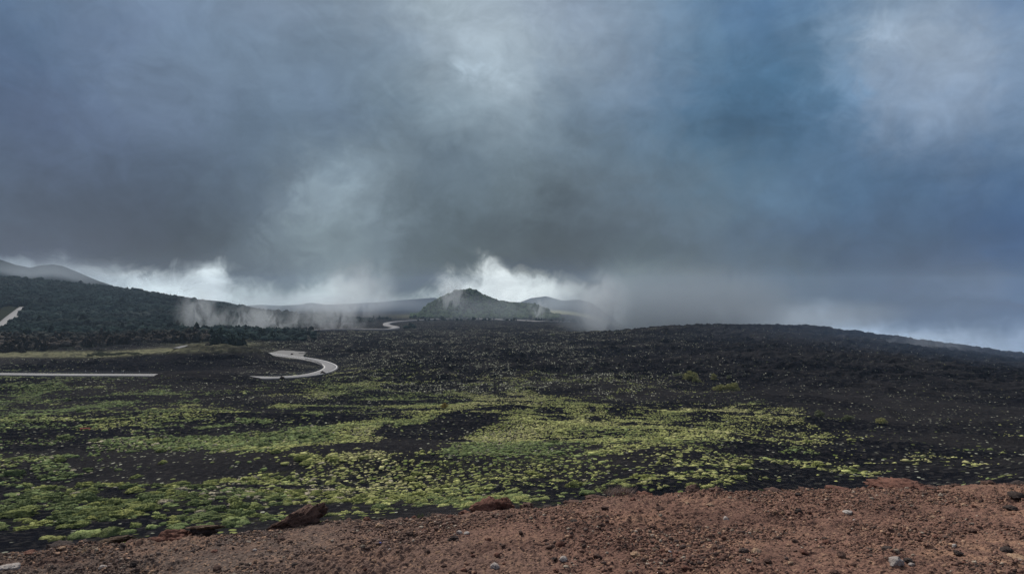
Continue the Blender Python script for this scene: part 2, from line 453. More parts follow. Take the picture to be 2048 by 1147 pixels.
# rim of the cinder slope the viewer stands on (photo points)
RX = np.array([-900,-300,0,100,200,300,430,540,650,700,850,950,1100,1200,1350,1500,1700,1800,2048,2700], float)
RY = np.array([1200,1130,1092,1078,1062,1054,1047,1038,1022,1018,1012,1001,988,977,968,963,959,957,955,950], float)
def rim_py(px):
    return np.interp(px, RX, RY)

def crest_f(x, Y):
    """1 on the crests of the lava hummocks, 0 in the hollows"""
    r = ridged(x / 24, Y / 13, 3, 21, 0.64) + 0.8 * fbm(x / 80, Y / 40, 3, 77)
    return sstep(r, -0.30, 0.55)
def lava_rough(x, Y, px, py, z):
    """aa lava and ash relief on top of the smooth ground"""
    a = sstep(Y, 170, 330) * (1 - 0.5 * sstep(Y, 900, 1500))
    d = fbm(x / 34, Y / 15, 3, 5) * 0.9 * (1 - sstep(Y, 260, 420)) * sstep(Y, 50, 80)
    dune = dune_f(x, Y) * 2.0 * (1 - sstep(Y, 260, 400)) * sstep(Y, 50, 110)
    r = ridged(x / 24, Y / 13, 4, 21, 0.66) * 3.2 + fbm(x / 5, Y / 3.2, 3, 31) * 1.7
    big = fbm(x / 80, Y / 40, 3, 77) * 2.2
    fine = fbm(x / 2.4, Y / 1.6, 2, 14) * 0.14
    smoothf = 1 - 0.6 * np.exp(-(((px - 400) / 190) ** 2 + ((py - 727) / 22) ** 2))
    far = sstep(Y, 1300, 2500)
    return d + dune + a * smoothf * (r + big) * (1 - 0.3 * far) + fine

# ------------------------------------------------------------------ mesh helpers
def mesh_np(name, V, Fc, smooth=False, mat=None, attrs=None, mats=None, mi=None):
    V = np.ascontiguousarray(V, np.float32); Fc = np.ascontiguousarray(Fc, np.int32)
    me = bpy.data.meshes.new(name)
    n, k = Fc.shape
    me.vertices.add(len(V)); me.vertices.foreach_set('co', V.ravel())
    me.loops.add(n * k); me.loops.foreach_set('vertex_index', Fc.ravel())
    me.polygons.add(n)
    me.polygons.foreach_set('loop_start', np.arange(n, dtype=np.int32) * k)
    if smooth:
        me.polygons.foreach_set('use_smooth', np.ones(n, bool))
    me.update(calc_edges=True)
    for an, av in (attrs or {}).items():
        av = np.asarray(av, np.float32)
        if av.ndim == 1:
            a = me.attributes.new(an, 'FLOAT', 'POINT'); a.data.foreach_set('value', av)
        else:
            if av.shape[1] == 3:
                av = np.concatenate([av, np.ones((len(av), 1), np.float32)], 1)
            a = me.attributes.new(an, 'FLOAT_COLOR', 'POINT'); a.data.foreach_set('color', np.ascontiguousarray(av).ravel())
    if mat:
        me.materials.append(mat)
    return me

def obj(name, me, parent=None, **props):
    o = bpy.data.objects.new(name, me)
    COL.objects.link(o)
    if parent:
        o.parent = parent
    for k, v in props.items():
        o[k] = v
    return o

def grid_faces(nr, nc):
    i = np.arange(nr - 1)[:, None] * nc + np.arange(nc - 1)[None, :]
    return np.stack([i, i + 1, i + nc + 1, i + nc], -1).reshape(-1, 4)

class Mat:
    def __init__(s, name, rough=0.95, spec=0.2):
        s.m = bpy.data.materials.new(name); s.m.use_nodes = True
        s.t = s.m.node_tree; s.b = s.t.nodes['Principled BSDF']
        s.b.inputs['Roughness'].default_value = rough
        s.b.inputs['Specular IOR Level'].default_value = spec
        g = s.t.nodes.new('ShaderNodeNewGeometry'); s.pos = g.outputs['Position']
        s.rand = g.outputs['Random Per Island']
        c = s.t.nodes.new('ShaderNodeTexCoord'); s.ob = c.outputs['Object']
    def attr(s, n, o='Fac'):
        a = s.t.nodes.new('ShaderNodeAttribute'); a.attribute_name = n
        return a.outputs[o]
    def noise(s, sc, d=4, r=0.55, vec=None, dist=0.0):
        return nois(vec if vec is not None else s.pos, sc, d, r, dist, tree=s.t)
    def voro(s, sc, vec=None, out='Distance', rnd=1.0):
        v = s.t.nodes.new('ShaderNodeTexVoronoi'); v.inputs['Scale'].default_value = sc
        v.inputs['Randomness'].default_value = rnd
        s.t.links.new(vec if vec is not None else s.pos, v.inputs['Vector'])
        return v.outputs[out]
    def mp(s, v, a, b, c=0.0, d=1.0, sm=True):
        return mapr(v, a, b, c, d, sm, tree=s.t)
    def mix(s, f, a, b, blend='MIX'):
        return mixc(f, a, b, tree=s.t, blend=blend)
    def m_(s, op, a, b=None, clamp=False):
        return mth(op, a, b, clamp=clamp, tree=s.t)
    def color(s, c):
        if isinstance(c, (tuple, list)):
            s.b.inputs['Base Color'].default_value = (*c, 1)
        else:
            s.t.links.new(c, s.b.inputs['Base Color'])
        return s
    def bump(s, h, strength=0.5, dist=0.02):
        b = s.t.nodes.new('ShaderNodeBump'); b.inputs['Strength'].default_value = strength
        b.inputs['Distance'].default_value = dist
        s.t.links.new(h, b.inputs['Height']); s.t.links.new(b.outputs[0], s.b.inputs['Normal'])
        return s

# ------------------------------------------------------------------ materials
# plain: black ash and lava with lichen, thin grass and straw specks
M = Mat('volcanic_plain', 1.0, 0.0)
veg, pale, wood, field = M.attr('veg'), M.attr('pale'), M.attr('wood'), M.attr('field')
ash = M.mix(M.noise(0.06, 4), (0.0042, 0.0050, 0.0080), (0.0105, 0.0112, 0.0150))
ash = M.mix(M.mp(M.noise(1.0, 5, 0.6, scaled(M.pos, 0.012, 0.03, 0.03, tree=M.t)), 0.45, 0.62), ash, (0.0215, 0.0205, 0.0225))
ash = M.mix(M.mp(M.noise(1.1, 3), 0.48, 0.68, 0, 0.85), ash, (0.034, 0.032, 0.033))
cellc = M.voro(1.5, out='Color'); cs = M.t.nodes.new('ShaderNodeSeparateColor'); M.t.links.new(cellc, cs.inputs[0])
celld = M.voro(1.5)
dot = M.mp(celld, 0.46, 0.30, 0, 1)
lich = M.m_('MULTIPLY', M.m_('MULTIPLY', dot, M.mp(M.noise(0.28, 3), 0.44, 0.56)), M.mp(M.m_('ADD', cs.outputs[0], M.m_('MULTIPLY', pale, M.mp(M.noise(1.0, 6, 0.62, scaled(M.pos, 0.022, 0.060, 0.06, tree=M.t)), 0.42, 0.60, 0.0, 1.9))), 0.90, 1.0))
ash = M.mix(lich, ash, M.mix(cs.outputs[2], (0.13, 0.14, 0.095), (0.44, 0.44, 0.35)))
cell2 = M.voro(1.15, out='Color'); cs2 = M.t.nodes.new('ShaderNodeSeparateColor'); M.t.links.new(cell2, cs2.inputs[0])
dot2 = M.mp(M.voro(1.15), 0.50, 0.34, 0, 1)
gsel = M.m_('MULTIPLY', dot2, M.mp(M.m_('ADD', cs2.outputs[1], M.m_('MULTIPLY', veg, 0.62)), 0.98, 1.02))
gcol = M.mix(cs2.outputs[2], (0.11, 0.15, 0.045), (0.25, 0.27, 0.10))
ash = M.mix(gsel, ash, gcol)
thin = M.m_('MULTIPLY', M.mp(M.noise(0.45, 4), 0.45, 0.65), M.m_('MULTIPLY', veg, 0.55))
ash = M.mix(thin, ash, (0.060, 0.065, 0.030))
ash = M.mix(M.m_('MULTIPLY', field, M.mp(M.noise(0.25, 5), 0.35, 0.6, 0.35, 1)), ash, (0.30, 0.29, 0.17))
ash = M.mix(wood, ash, M.mix(M.noise(0.02, 4), (0.014, 0.017, 0.013), (0.032, 0.034, 0.022)))
M.color(ash).bump(M.noise(1.7, 6, 0.65), 0.9, 0.5)
mat_plain = M.m

M = Mat('red_cinder', 1.0, 0.03)
red = M.attr('red'); tan = M.attr('tan')
c_r = M.mix(M.noise(1.3, 5), (0.130, 0.074, 0.059), (0.235, 0.134, 0.102))
c_g = M.mix(M.noise(1.7, 5), (0.080, 0.062, 0.055), (0.165, 0.125, 0.105))
c = M.mix(red, c_g, c_r)
c = M.mix(M.m_('MULTIPLY', tan, M.mp(M.noise(4, 5), 0.35, 0.65)), c, (0.29, 0.172, 0.118))
cc = M.voro(55, out='Color'); cs = M.t.nodes.new('ShaderNodeSeparateColor'); M.t.links.new(cc, cs.inputs[0])
c = M.mix(M.mp(cs.outputs[0], 0.55, 0.95, 0, 0.75), c, (0.045, 0.030, 0.027))
c = M.mix(M.mp(cs.outputs[1], 0.86, 0.97, 0, 0.75), c, (0.30, 0.19, 0.13))
c = M.mix(M.mp(M.noise(24, 4), 0.58, 0.72, 0, 0.5), c, (0.035, 0.025, 0.022))
c = M.mix(M.mp(M.noise(1.0, 5, 0.6, scaled(M.pos, 0.7, 1.6, 1.0, tree=M.t)), 0.50, 0.66, 0, 0.55), c, (0.085, 0.050, 0.042))
M.color(c).bump(M.m_('ADD', M.m_('MULTIPLY', M.voro(60), -0.6), M.noise(45, 5, 0.7)), 1.0, 0.012)
mat_red = M.m

M = Mat('gravel_stones', 1.0, 0.05)
ca = M.attr('tint', 'Color')
c = M.mix(M.mp(M.noise(60, 3), 0.4, 0.7, 0, 0.5), ca, (0.05, 0.035, 0.03))
M.color(c).bump(M.noise(120, 4, 0.7), 0.8, 0.004)
mat_gravel = M.m

def rock_mat(name, c0, c1, sc=9, c2=None):
    M = Mat(name, 0.95, 0.15)
    c = M.mix(M.mp(M.noise(sc, 5, 0.65), 0.35, 0.65), c0, c1)
    c = M.mix(M.mp(M.noise(sc * 5, 4), 0.55, 0.7, 0, 0.7), c, c2 or tuple(v * 0.3 for v in c0))
    M.color(c).bump(M.noise(sc * 5, 6, 0.7), 1.0, 0.02)
    return M.m
mat_scoria = rock_mat('dark_red_scoria', (0.070, 0.042, 0.035), (0.13, 0.078, 0.062))
mat_scoria_red = rock_mat('rust_red_scoria', (0.100, 0.046, 0.035), (0.19, 0.095, 0.070))
mat_black = rock_mat('black_scoria', (0.036, 0.028, 0.027), (0.075, 0.056, 0.050))
mat_slab = rock_mat('tan_grey_slab', (0.070, 0.048, 0.034), (0.145, 0.100, 0.068))
mat_pale = rock_mat('pale_stone', (0.32, 0.27, 0.25), (0.46, 0.42, 0.39), 14, (0.2, 0.15, 0.13))
mat_buff = rock_mat('buff_stone', (0.30, 0.19, 0.12), (0.42, 0.29, 0.20), 14, (0.12, 0.07, 0.05))

M = Mat('cushion_leaves', 1.0, 0.02)
ca = M.attr('tint', 'Color')
c = M.mix(M.mp(M.noise(2.2, 4), 0.35, 0.65, 0, 0.30), ca, (0.06, 0.075, 0.022))
c = M.mix(M.mp(M.noise(9, 3), 0.50, 0.70, 0, 0.5), c, (0.34, 0.33, 0.19))
M.color(c).bump(M.noise(6, 5, 0.7), 1.0, 0.12)
mat_cush = M.m

M = Mat('tree_leaves', 1.0, 0.0)
ca = M.attr('tint', 'Color')
c = M.mix(M.mp(M.noise(0.9, 4), 0.35, 0.7, 0, 0.6), ca, (0.012, 0.016, 0.012))
M.color(c)
mat_tree = M.m
def mat_leafc(name, c0, c1):
    M = Mat(name, 0.9, 0.12)
    M.color(M.mix(M.mp(M.noise(1.5, 4), 0.35, 0.65), c0, c1))
    return M.m
mat_bark = mat_leafc('bark', (0.030, 0.023, 0.018), (0.05, 0.04, 0.03))
mat_broom = mat_leafc('broom_leaves', (0.22, 0.225, 0.085), (0.38, 0.36, 0.16))
mat_broom_grey = mat_leafc('grey_green_leaves', (0.13, 0.145, 0.075), (0.22, 0.23, 0.13))
mat_yellow = mat_leafc('yellow_broom', (0.20, 0.13, 0.025), (0.30, 0.21, 0.05))
mat_dry = mat_leafc('dry_stems', (0.26, 0.19, 0.12), (0.42, 0.34, 0.22))
mat_deadbush = mat_leafc('dead_bush_stems', (0.15, 0.10, 0.085), (0.26, 0.19, 0.16))
mat_grass = mat_leafc('green_blades', (0.08, 0.12, 0.03), (0.16, 0.2, 0.05))
M = Mat('asphalt', 0.85, 0.3)
M.color(M.mix(M.noise(0.25, 5), (0.10, 0.10, 0.11), (0.17, 0.166, 0.172)))
mat_road = M.m
M = Mat('gravel_layby', 0.95, 0.2)
M.color(M.mix(M.noise(0.5, 5), (0.12, 0.118, 0.118), (0.18, 0.175, 0.172)))
mat_layby = M.m
def flat(name, c, r=0.6, metal=0.0):
    M = Mat(name, r, 0.4); M.color(M.mix(M.noise(3, 3), c, tuple(v * 0.75 for v in c))); M.b.inputs['Metallic'].default_value = metal
    return M.m
mat_steel = flat('weathered_steel', (0.16, 0.16, 0.165), 0.6, 0.4)
mat_white = flat('white_paint', (0.72, 0.72, 0.70))
mat_redpaint = flat('faded_red_paint', (0.75, 0.16, 0.11))
mat_blue = flat('blue_plastic', (0.10, 0.14, 0.55))
mat_conc = flat('concrete', (0.34, 0.33, 0.32), 0.9)

# ------------------------------------------------------------------ the plain
az_m = np.concatenate([np.linspace(-78, -41, 90)[:-1], np.linspace(-41, 41, 1300), np.linspace(41, 78, 90)[1:]])
tanv = np.tan(np.radians(az_m))
r1 = np.exp(np.arange(math.log(16), math.log(70), 0.02))
r2 = np.exp(np.arange(math.log(70), math.log(900), 0.0023))
r3 = np.exp(np.arange(math.log(900), math.log(6700), 0.006))
rr = np.concatenate([r1, r2, r3])
# rows are arcs around the viewpoint; columns run outward
AZ, R = np.meshgrid(np.radians(az_m), rr)
PXx = R * np.sin(AZ); PYy = R * np.cos(AZ)
Yc_ = np.maximum(PYy, 12.0)
ppx = 1024 + F * PXx / np.maximum(PYy, 1e-3)
def terrain(x, Y, with_rough=True):
    px = 1024 + F * x / Y
    z = smooth_z(px, np.maximum(Y, 25.5))
    py = HZ - F * z / Y
    if with_rough:
        fade = np.ones_like(x)
        for k, (C, zs, hw) in ROADW.items():
            lo, hi = C.min(0) - 40, C.max(0) + 40
            m = (x > lo[0]) & (x < hi[0]) & (Y > lo[1]) & (Y < hi[1])
            if not m.any():
                continue
            q = np.stack([x[m], Y[m]], 1).astype(np.float32)
            best = np.full(len(q), 1e9, np.float32); bz = np.zeros(len(q), np.float32)
            A, B = C[:-1], C[1:]
            for i in range(0, len(A), 1):
                ab = B[i] - A[i]; t = np.clip(((q - A[i]) @ ab) / (ab @ ab), 0, 1)
                d = np.hypot(q[:, 0] - A[i][0] - ab[0] * t, q[:, 1] - A[i][1] - ab[1] * t)
                u = d < best
                best[u] = d[u]; bz[u] = (zs[i] + (zs[i + 1] - zs[i]) * t)[u]
            w = 1 - sstep(best, hw + 1.0, hw + 9)
            zz = z[m]; z[m] = zz * (1 - w) + (bz - 0.10) * w
            fade[m] = np.minimum(fade[m], sstep(best, hw + 0.5, hw + (32 if k == 'near_road' else 60)))
        z = z + lava_rough(x, Y, px, py, z) * fade
    return z, px, HZ - F * z / Y
zz, ppx, ppy = terrain(PXx, np.maximum(PYy, 3.0))
veg = veg_map(PXx, PYy, ppx, ppy)
pale = np.clip(blobs(ppx, ppy, PALE) * 0.35 + 0.05 * sstep(ppy, 800, 700) + 0.05 * fbm(PXx / 40, PYy / 20, 3, 8) + 0.06
               + 0.26 * sstep(ppy, 645, 665) * (1 - sstep(ppy, 770, 830)) * sstep(ppx, 380, 560) * (1 - sstep(ppx, 1150, 1500))
               - 0.12 * sstep(ppx, 1200, 1500) * sstep(750 + (ppx - 1300) * 0.06 - ppy, 0, 30) - 0.3*blobs(ppx, ppy, [(400,727,170,16,1)]), -0.1, 0.5)
pale = pale * (0.15 + 1.15 * crest_f(PXx, PYy))  # relief put into the colour: lichen specks on crests, darker hollows
veg = veg * (1 - 0.7 * (1 - crest_f(PXx, PYy)) * sstep(PYy, 170, 300))  # green specks thinned in hollows too, for the same painted relief
def wood_map(x, Y, px, py):
    a = (1 - sstep(px + 70 * fbm(x / 50, Y / 90, 3, 14), 480, 630)) * sstep(Y, 445 + 40 * fbm(x / 60, Y / 60, 2, 4) + np.clip((px - 0) * 0.12, 0, 80), 470 + np.clip((px) * 0.12, 0, 80)) * (1 - sstep(Y, 1500, 1800))
    cone = (px > 822) & (px < 1120) & (Y > 1640) & (Y < 2300)
    belt = (px > 500) & (px < 830) & (Y > 900) & (Y < 1500)
    return np.clip(a + 0.9 * cone + 0.6 * belt * sstep(fbm(x / 90, Y / 200, 2, 12), -0.2, 0.2), 0, 1)
wood = wood_map(PXx, PYy, ppx, ppy)
wood = np.maximum(wood, sstep(PYy, 2100, 2500) * 0.8 * (ppx < 700))
field = np.clip(1.4 * np.exp(-(((ppx - 130) / 230) ** 2 + ((ppy - (708 - 8 * sstep(ppx, 200, 350))) / 4.6) ** 2)), 0, 0.55) * (PYy < 470) \
      + 0.35 * np.exp(-(((ppx - 440) / 90) ** 2 + ((ppy - 688) / 6) ** 2)) \
      + 1.0 * sstep(PYy, 2700, 3300) * (1 - sstep(PYy, 4600, 5200)) * (ppx > 1000) \
      + 0.45 * ((PYy > 1640) & (PYy < 2300)) * np.exp(-(((ppx - 885) / 45) ** 2)) * (zz > -32) \
      + 0.35 * np.exp(-(((ppx - 850) / 60) ** 2 + ((ppy - 632) / 4) ** 2))
me = mesh_np('plain', np.stack([PXx, PYy, zz + EYE], -1).reshape(-1, 3), grid_faces(*PXx.shape), True, mat_plain,
             {'veg': veg.ravel(), 'pale': pale.ravel(), 'wood': wood.ravel(), 'field': np.clip(field, 0, 1).ravel()})
obj('ground', me, kind='structure')

def ground_at(x, Y):
    z, px, py = terrain(np.atleast_1d(np.asarray(x, float)), np.atleast_1d(np.asarray(Y, float)))
    return z + EYE, px, py

# ------------------------------------------------------------------ the cinder slope at the viewer's feet
def slope_z(x, Y):
    """relative to the eye, without clods"""
    px = 1024 + F * x / np.maximum(Y, 0.5)
    xl = np.minimum(x, 0)
    plane = -(EYE + 0.10 * Y - 0.08 * xl)
    s = (rim_py(px) - HZ) / F
    u = (np.clip(px, -900, 3000) - 1024) / F
    Yr = EYE / (s - 0.10 + 0.08 * np.minimum(u, 0))
    d = Y - Yr
    drop = 0.62 * 0.5 * (np.sqrt(d * d + 0.12) + d)
    drop = drop + 0.35 * 0.5 * (np.sqrt((d - 12) ** 2 + 4) + (d - 12)) * 0.0
    return plane - drop + 0.0, Yr
FR = np.concatenate([np.exp(np.arange(math.log(0.6), math.log(4.6), 0.02)), np.exp(np.arange(math.log(4.6), math.log(12.5), 0.00155)), np.exp(np.arange(math.log(12.5), math.log(60), 0.02))])
fa = np.radians(np.concatenate([np.linspace(-85, -41, 120)[:-1], np.linspace(-41, 41, 1500), np.linspace(41, 85, 120)[1:]]))
A2, R2 = np.meshgrid(fa, FR)
fx, fy = R2 * np.sin(A2), R2 * np.cos(A2)
fz, fyr = slope_z(fx, fy)
def clods(x, y):
    cl = sstep(fbm(x / 1.1, y / 1.1, 3, 200), -0.35, 0.35)          # where it is lumpy
    b1 = (1 - 2 * np.abs(vn(x / 0.075, y / 0.075, 210))) ; b2 = 1 - 2 * np.abs(vn(x / 0.035, y / 0.035, 220))
    b0 = fbm(x / 0.28, y / 0.28, 3, 230)
    big = fbm(x / 1.6, y / 1.6, 3, 240)
    return 0.055 * big + (0.4 + 0.6 * cl) * (0.050 * b0 - 0.020 * b1 - 0.013 * b2 + 0.022 * fbm(x / 0.10, y / 0.10, 3, 250)), cl
cz, cl = clods(fx, fy)
fz = fz + cz
fpx = 1024 + F * fx / np.maximum(fy, 0.5); fpy = HZ - F * fz / np.maximum(fy, 0.5)
red = np.clip(sstep(fpx, 350, 1350) + 0.35 * fbm(fx / 1.3, fy / 1.3, 3, 260), 0, 1)
tanm = np.clip(np.exp(-(((fpx - 60) / 170) ** 2 + ((fpy - 1088) / 18) ** 2)) + 0.6 * np.exp(-(((fpx - 330) / 200) ** 2 + ((fpy - 1082) / 22) ** 2))
               + 0.75 * sstep(fbm(fx / 0.9, fy / 0.6, 3, 270), 0.12, 0.45) * sstep(fpx, 900, 1400) + .3 * sstep(fbm(fx / 0.5, fy / 0.4, 3, 275), 0.1, 0.4), 0, 1)
me = mesh_np('cinder_slope', np.stack([fx, fy, fz + EYE], -1).reshape(-1, 3), grid_faces(*fx.shape), False, mat_red,
             {'red': red.ravel(), 'tan': tanm.ravel()})
obj('cinder_slope', me, kind='structure')
def cinder_at(x, Y):
    x = np.atleast_1d(np.asarray(x, float)); Y = np.atleast_1d(np.asarray(Y, float))
    return slope_z(x, Y)[0] + clods(x, Y)[0] + EYE
def cinder_point(px, py):
    """place on the cinder slope under a photo point"""
    Ys = np.linspace(3.5, 14, 3000); xs = (px - 1024) / F * Ys
    z = slope_z(xs, Ys)[0] + 0.055 * fbm(xs / 1.6, Ys / 1.6, 3, 240)
    p = HZ - F * z / Ys
    k = np.argmin(p) if p.min() > py else np.argmax(p <= py)
    return xs[k], Ys[k], float(cinder_at(xs[k], Ys[k])[0])

# ------------------------------------------------------------------ templates
def ico(sub):
    import bmesh
    bm = bmesh.new(); bmesh.ops.create_icosphere(bm, subdivisions=sub, radius=1.0)
    V = np.array([v.co[:] for v in bm.verts]); Fc = np.array([[v.index for v in f.verts] for f in bm.faces]); bm.free()
    return V, Fc
def n3(V, sc, seed, o=3):
    off = Vector((seed * 13.7, seed * 7.1, seed * 3.3))
    return np.array([mnoise.fractal(Vector(v) * sc + off, 0.6, 2.1, o, noise_basis='PERLIN_ORIGINAL') for v in V])
def instance(T, pos, rot, scl, tints, jit=0.15):
    """merge copies of templates T (list of (V,F)) into arrays; scl is (n,3)"""
    Vs, Fs, Cs = [], [], []; off = 0
    pick = rng.integers(0, len(T), len(pos))
    for k, (V, Fc) in enumerate(T):
        m = np.where(pick == k)[0]
        if not len(m):
            continue
        c, s = np.cos(rot[m])[:, None], np.sin(rot[m])[:, None]
        x = V[None, :, 0] * scl[m, 0:1]; y = V[None, :, 1] * scl[m, 1:2]; z = V[None, :, 2] * scl[m, 2:3]
        W = np.stack([x * c - y * s, x * s + y * c, z], -1) + pos[m][:, None, :]
        n = len(V)
        Vs.append(W.reshape(-1, 3))
        Fs.append((Fc[None] + (np.arange(len(m)) * n)[:, None, None] + off).reshape(-1, Fc.shape[1]))
        Cs.append(np.repeat(tints[m], n, 0))
        off += n * len(m)
    return np.concatenate(Vs), np.concatenate(Fs), np.concatenate(Cs)

# cushion shrubs: low bumpy domes
def cushion_template(sub, seed, spikes=0):
    V, Fc = ico(sub)
    V = V.copy()
    d = n3(V, 1.6, seed, 4)
    V *= (1 + 0.42 * d)[:, None]
    keep = V[:, 2] > -0.25
    V[:, 2] = np.where(V[:, 2] < 0, V[:, 2] * 0.35, V[:, 2])
    fm = keep[Fc].any(1); Fc = Fc[fm]
    used = np.unique(Fc); mp = -np.ones(len(V), int); mp[used] = np.arange(len(used))
    V = V[used]; Fc = mp[Fc]
    if spikes:
        r = np.random.default_rng(seed + 50)
        Vn, Fn = [V], [Fc]; off = len(V)
        i = r.integers(0, len(V), spikes)
        base = V[i] * r.uniform(0.86, 1.0, (spikes, 1)); dirn = V[i] / np.linalg.norm(V[i], axis=1)[:, None] + r.normal(0, 0.5, (spikes, 3))
        dirn[:, 2] = np.abs(dirn[:, 2]) * 0.6 + 0.15
        side = r.normal(0, 1, (spikes, 3)); side -= dirn * (side * dirn).sum(1)[:, None] / (dirn ** 2).sum(1)[:, None]
        side /= np.linalg.norm(side, axis=1)[:, None]
        ln = r.uniform(0.10, 0.24, (spikes, 1)); w = r.uniform(0.03, 0.06, (spikes, 1))
        tri = np.stack([base - side * w, base + side * w, base + dirn * ln], 1).reshape(-1, 3)
        Vn.append(tri); Fn.append(np.arange(spikes * 3).reshape(-1, 3) + off)
        V = np.concatenate(Vn); Fc = np.concatenate(Fn)
    return V, Fc
T_NEAR = [cushion_template(4, s, 900) for s in range(8)]
T_MID = [cushion_template(2, 20 + s, 70) for s in range(6)]
T_FRONT = [cushion_template(3, 60 + s, 320) for s in range(6)]
T_FAR = [cushion_template(1, 40 + s) for s in range(4)]

def keep_on_crests(x, Y):
    return 1 - (1 - crest_f(x, Y)) * 0.8 * sstep(Y, 170, 300)
def scatter_cushions(n, y0, y1):
    # area-uniform in the wedge
    Y = np.sqrt(rng.uniform(y0 ** 2, y1 ** 2, n)); px = rng.uniform(-260, 2300, n)
    x = (px - 1024) / F * Y
    z, px, py = ground_at(x, Y)
    v = veg_map(x, Y, px, py)
    ok = rng.uniform(0, 1, n) < np.clip(v * 1.15, 0, 1) * keep_on_crests(x, Y)
    ok &= py < rim_py(px) + 8
    for k, (C, zs, hw) in ROADW.items():
        dd = np.min(np.hypot(x[:, None] - C[None, ::3, 0], Y[:, None] - C[None, ::3, 1]), 1) if k == 'near_road' else None
        if dd is not None:
            ok &= dd > hw + 2
    return x[ok], Y[ok], z[ok], px[ok], py[ok], v[ok]
def tint_of(x, Y, px, py):
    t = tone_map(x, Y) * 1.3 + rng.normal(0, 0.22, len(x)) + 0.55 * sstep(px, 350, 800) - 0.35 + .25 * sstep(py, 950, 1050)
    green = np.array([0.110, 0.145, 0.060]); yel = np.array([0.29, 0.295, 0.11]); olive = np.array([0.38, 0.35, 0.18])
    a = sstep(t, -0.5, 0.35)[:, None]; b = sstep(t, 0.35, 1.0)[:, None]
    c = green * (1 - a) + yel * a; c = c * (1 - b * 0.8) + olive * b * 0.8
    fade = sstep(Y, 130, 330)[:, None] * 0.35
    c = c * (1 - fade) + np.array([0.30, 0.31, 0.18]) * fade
    c = c * np.clip(rng.lognormal(0.12, 0.33, (len(x), 1)), 0.5, 2.2)
    pl = rng.uniform(0, 1, len(x)) < np.clip(blobs(px, py, PALE) * 0.75 + 0.02 * (px < 1300), 0, 0.65)
    c[pl] = np.array([0.46, 0.40, 0.30]) * rng.uniform(0.7, 1.15, (pl.sum(), 1))
    return c, pl
xs, Ys, zs_, pxs, pys, vs = [], [], [], [], [], []
for n, a, b in ((27000, 46, 110), (230000, 110, 190), (480000, 190, 330), (330000, 330, 560)):
    q = scatter_cushions(n, a, b)
    for l, v in zip((xs, Ys, zs_, pxs, pys, vs), q):
        l.append(v)
xs, Ys, zs_, pxs, pys, vs = map(np.concatenate, (xs, Ys, zs_, pxs, pys, vs))
tint, ispale = tint_of(xs, Ys, pxs, pys)
rad = rng.lognormal(math.log(0.245), 0.50, len(xs)) * (1.15 - 0.40 * sstep(Ys, 90, 150)) * (1.2 - 0.48 * sstep(pxs, 380, 900)) * (0.82 + 0.3 * sstep(pys, 930, 1020))
rad = np.where(ispale, rad * 0.62, rad)
rad = np.clip(rad, 0.09 + 0.0003 * Ys, 1.1)
scl = np.stack([rad * rng.uniform(0.9, 1.5, len(xs)), rad * rng.uniform(0.7, 1.1, len(xs)), rad * rng.uniform(0.42, 0.75, len(xs))], 1)
rot = rng.normal(0.15, 0.5, len(xs))
posn = np.stack([xs, Ys, zs_ - 0.03], 1)
inview = (pxs > 8) & (pxs < 2040) & (pys < rim_py(pxs) - 4)
score = np.where(inview, scl[:, 0] * scl[:, 2] / Ys ** 2, 0)
top = np.argsort(-score)[:300]
rest = np.ones(len(xs), bool); rest[top] = False
front = rest & (Ys < 92); mid = rest & (Ys < 175) & ~front; far = rest & (Ys >= 175)
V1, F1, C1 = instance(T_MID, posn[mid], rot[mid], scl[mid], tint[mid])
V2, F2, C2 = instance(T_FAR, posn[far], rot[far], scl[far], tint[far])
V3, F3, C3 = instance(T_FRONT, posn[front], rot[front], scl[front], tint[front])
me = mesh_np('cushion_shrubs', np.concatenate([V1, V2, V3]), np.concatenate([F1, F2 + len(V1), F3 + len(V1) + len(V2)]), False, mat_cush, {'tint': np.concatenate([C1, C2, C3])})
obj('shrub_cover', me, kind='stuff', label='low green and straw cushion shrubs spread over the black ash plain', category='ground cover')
print('cushions', len(xs), 'mid', mid.sum(), 'far', far.sum())

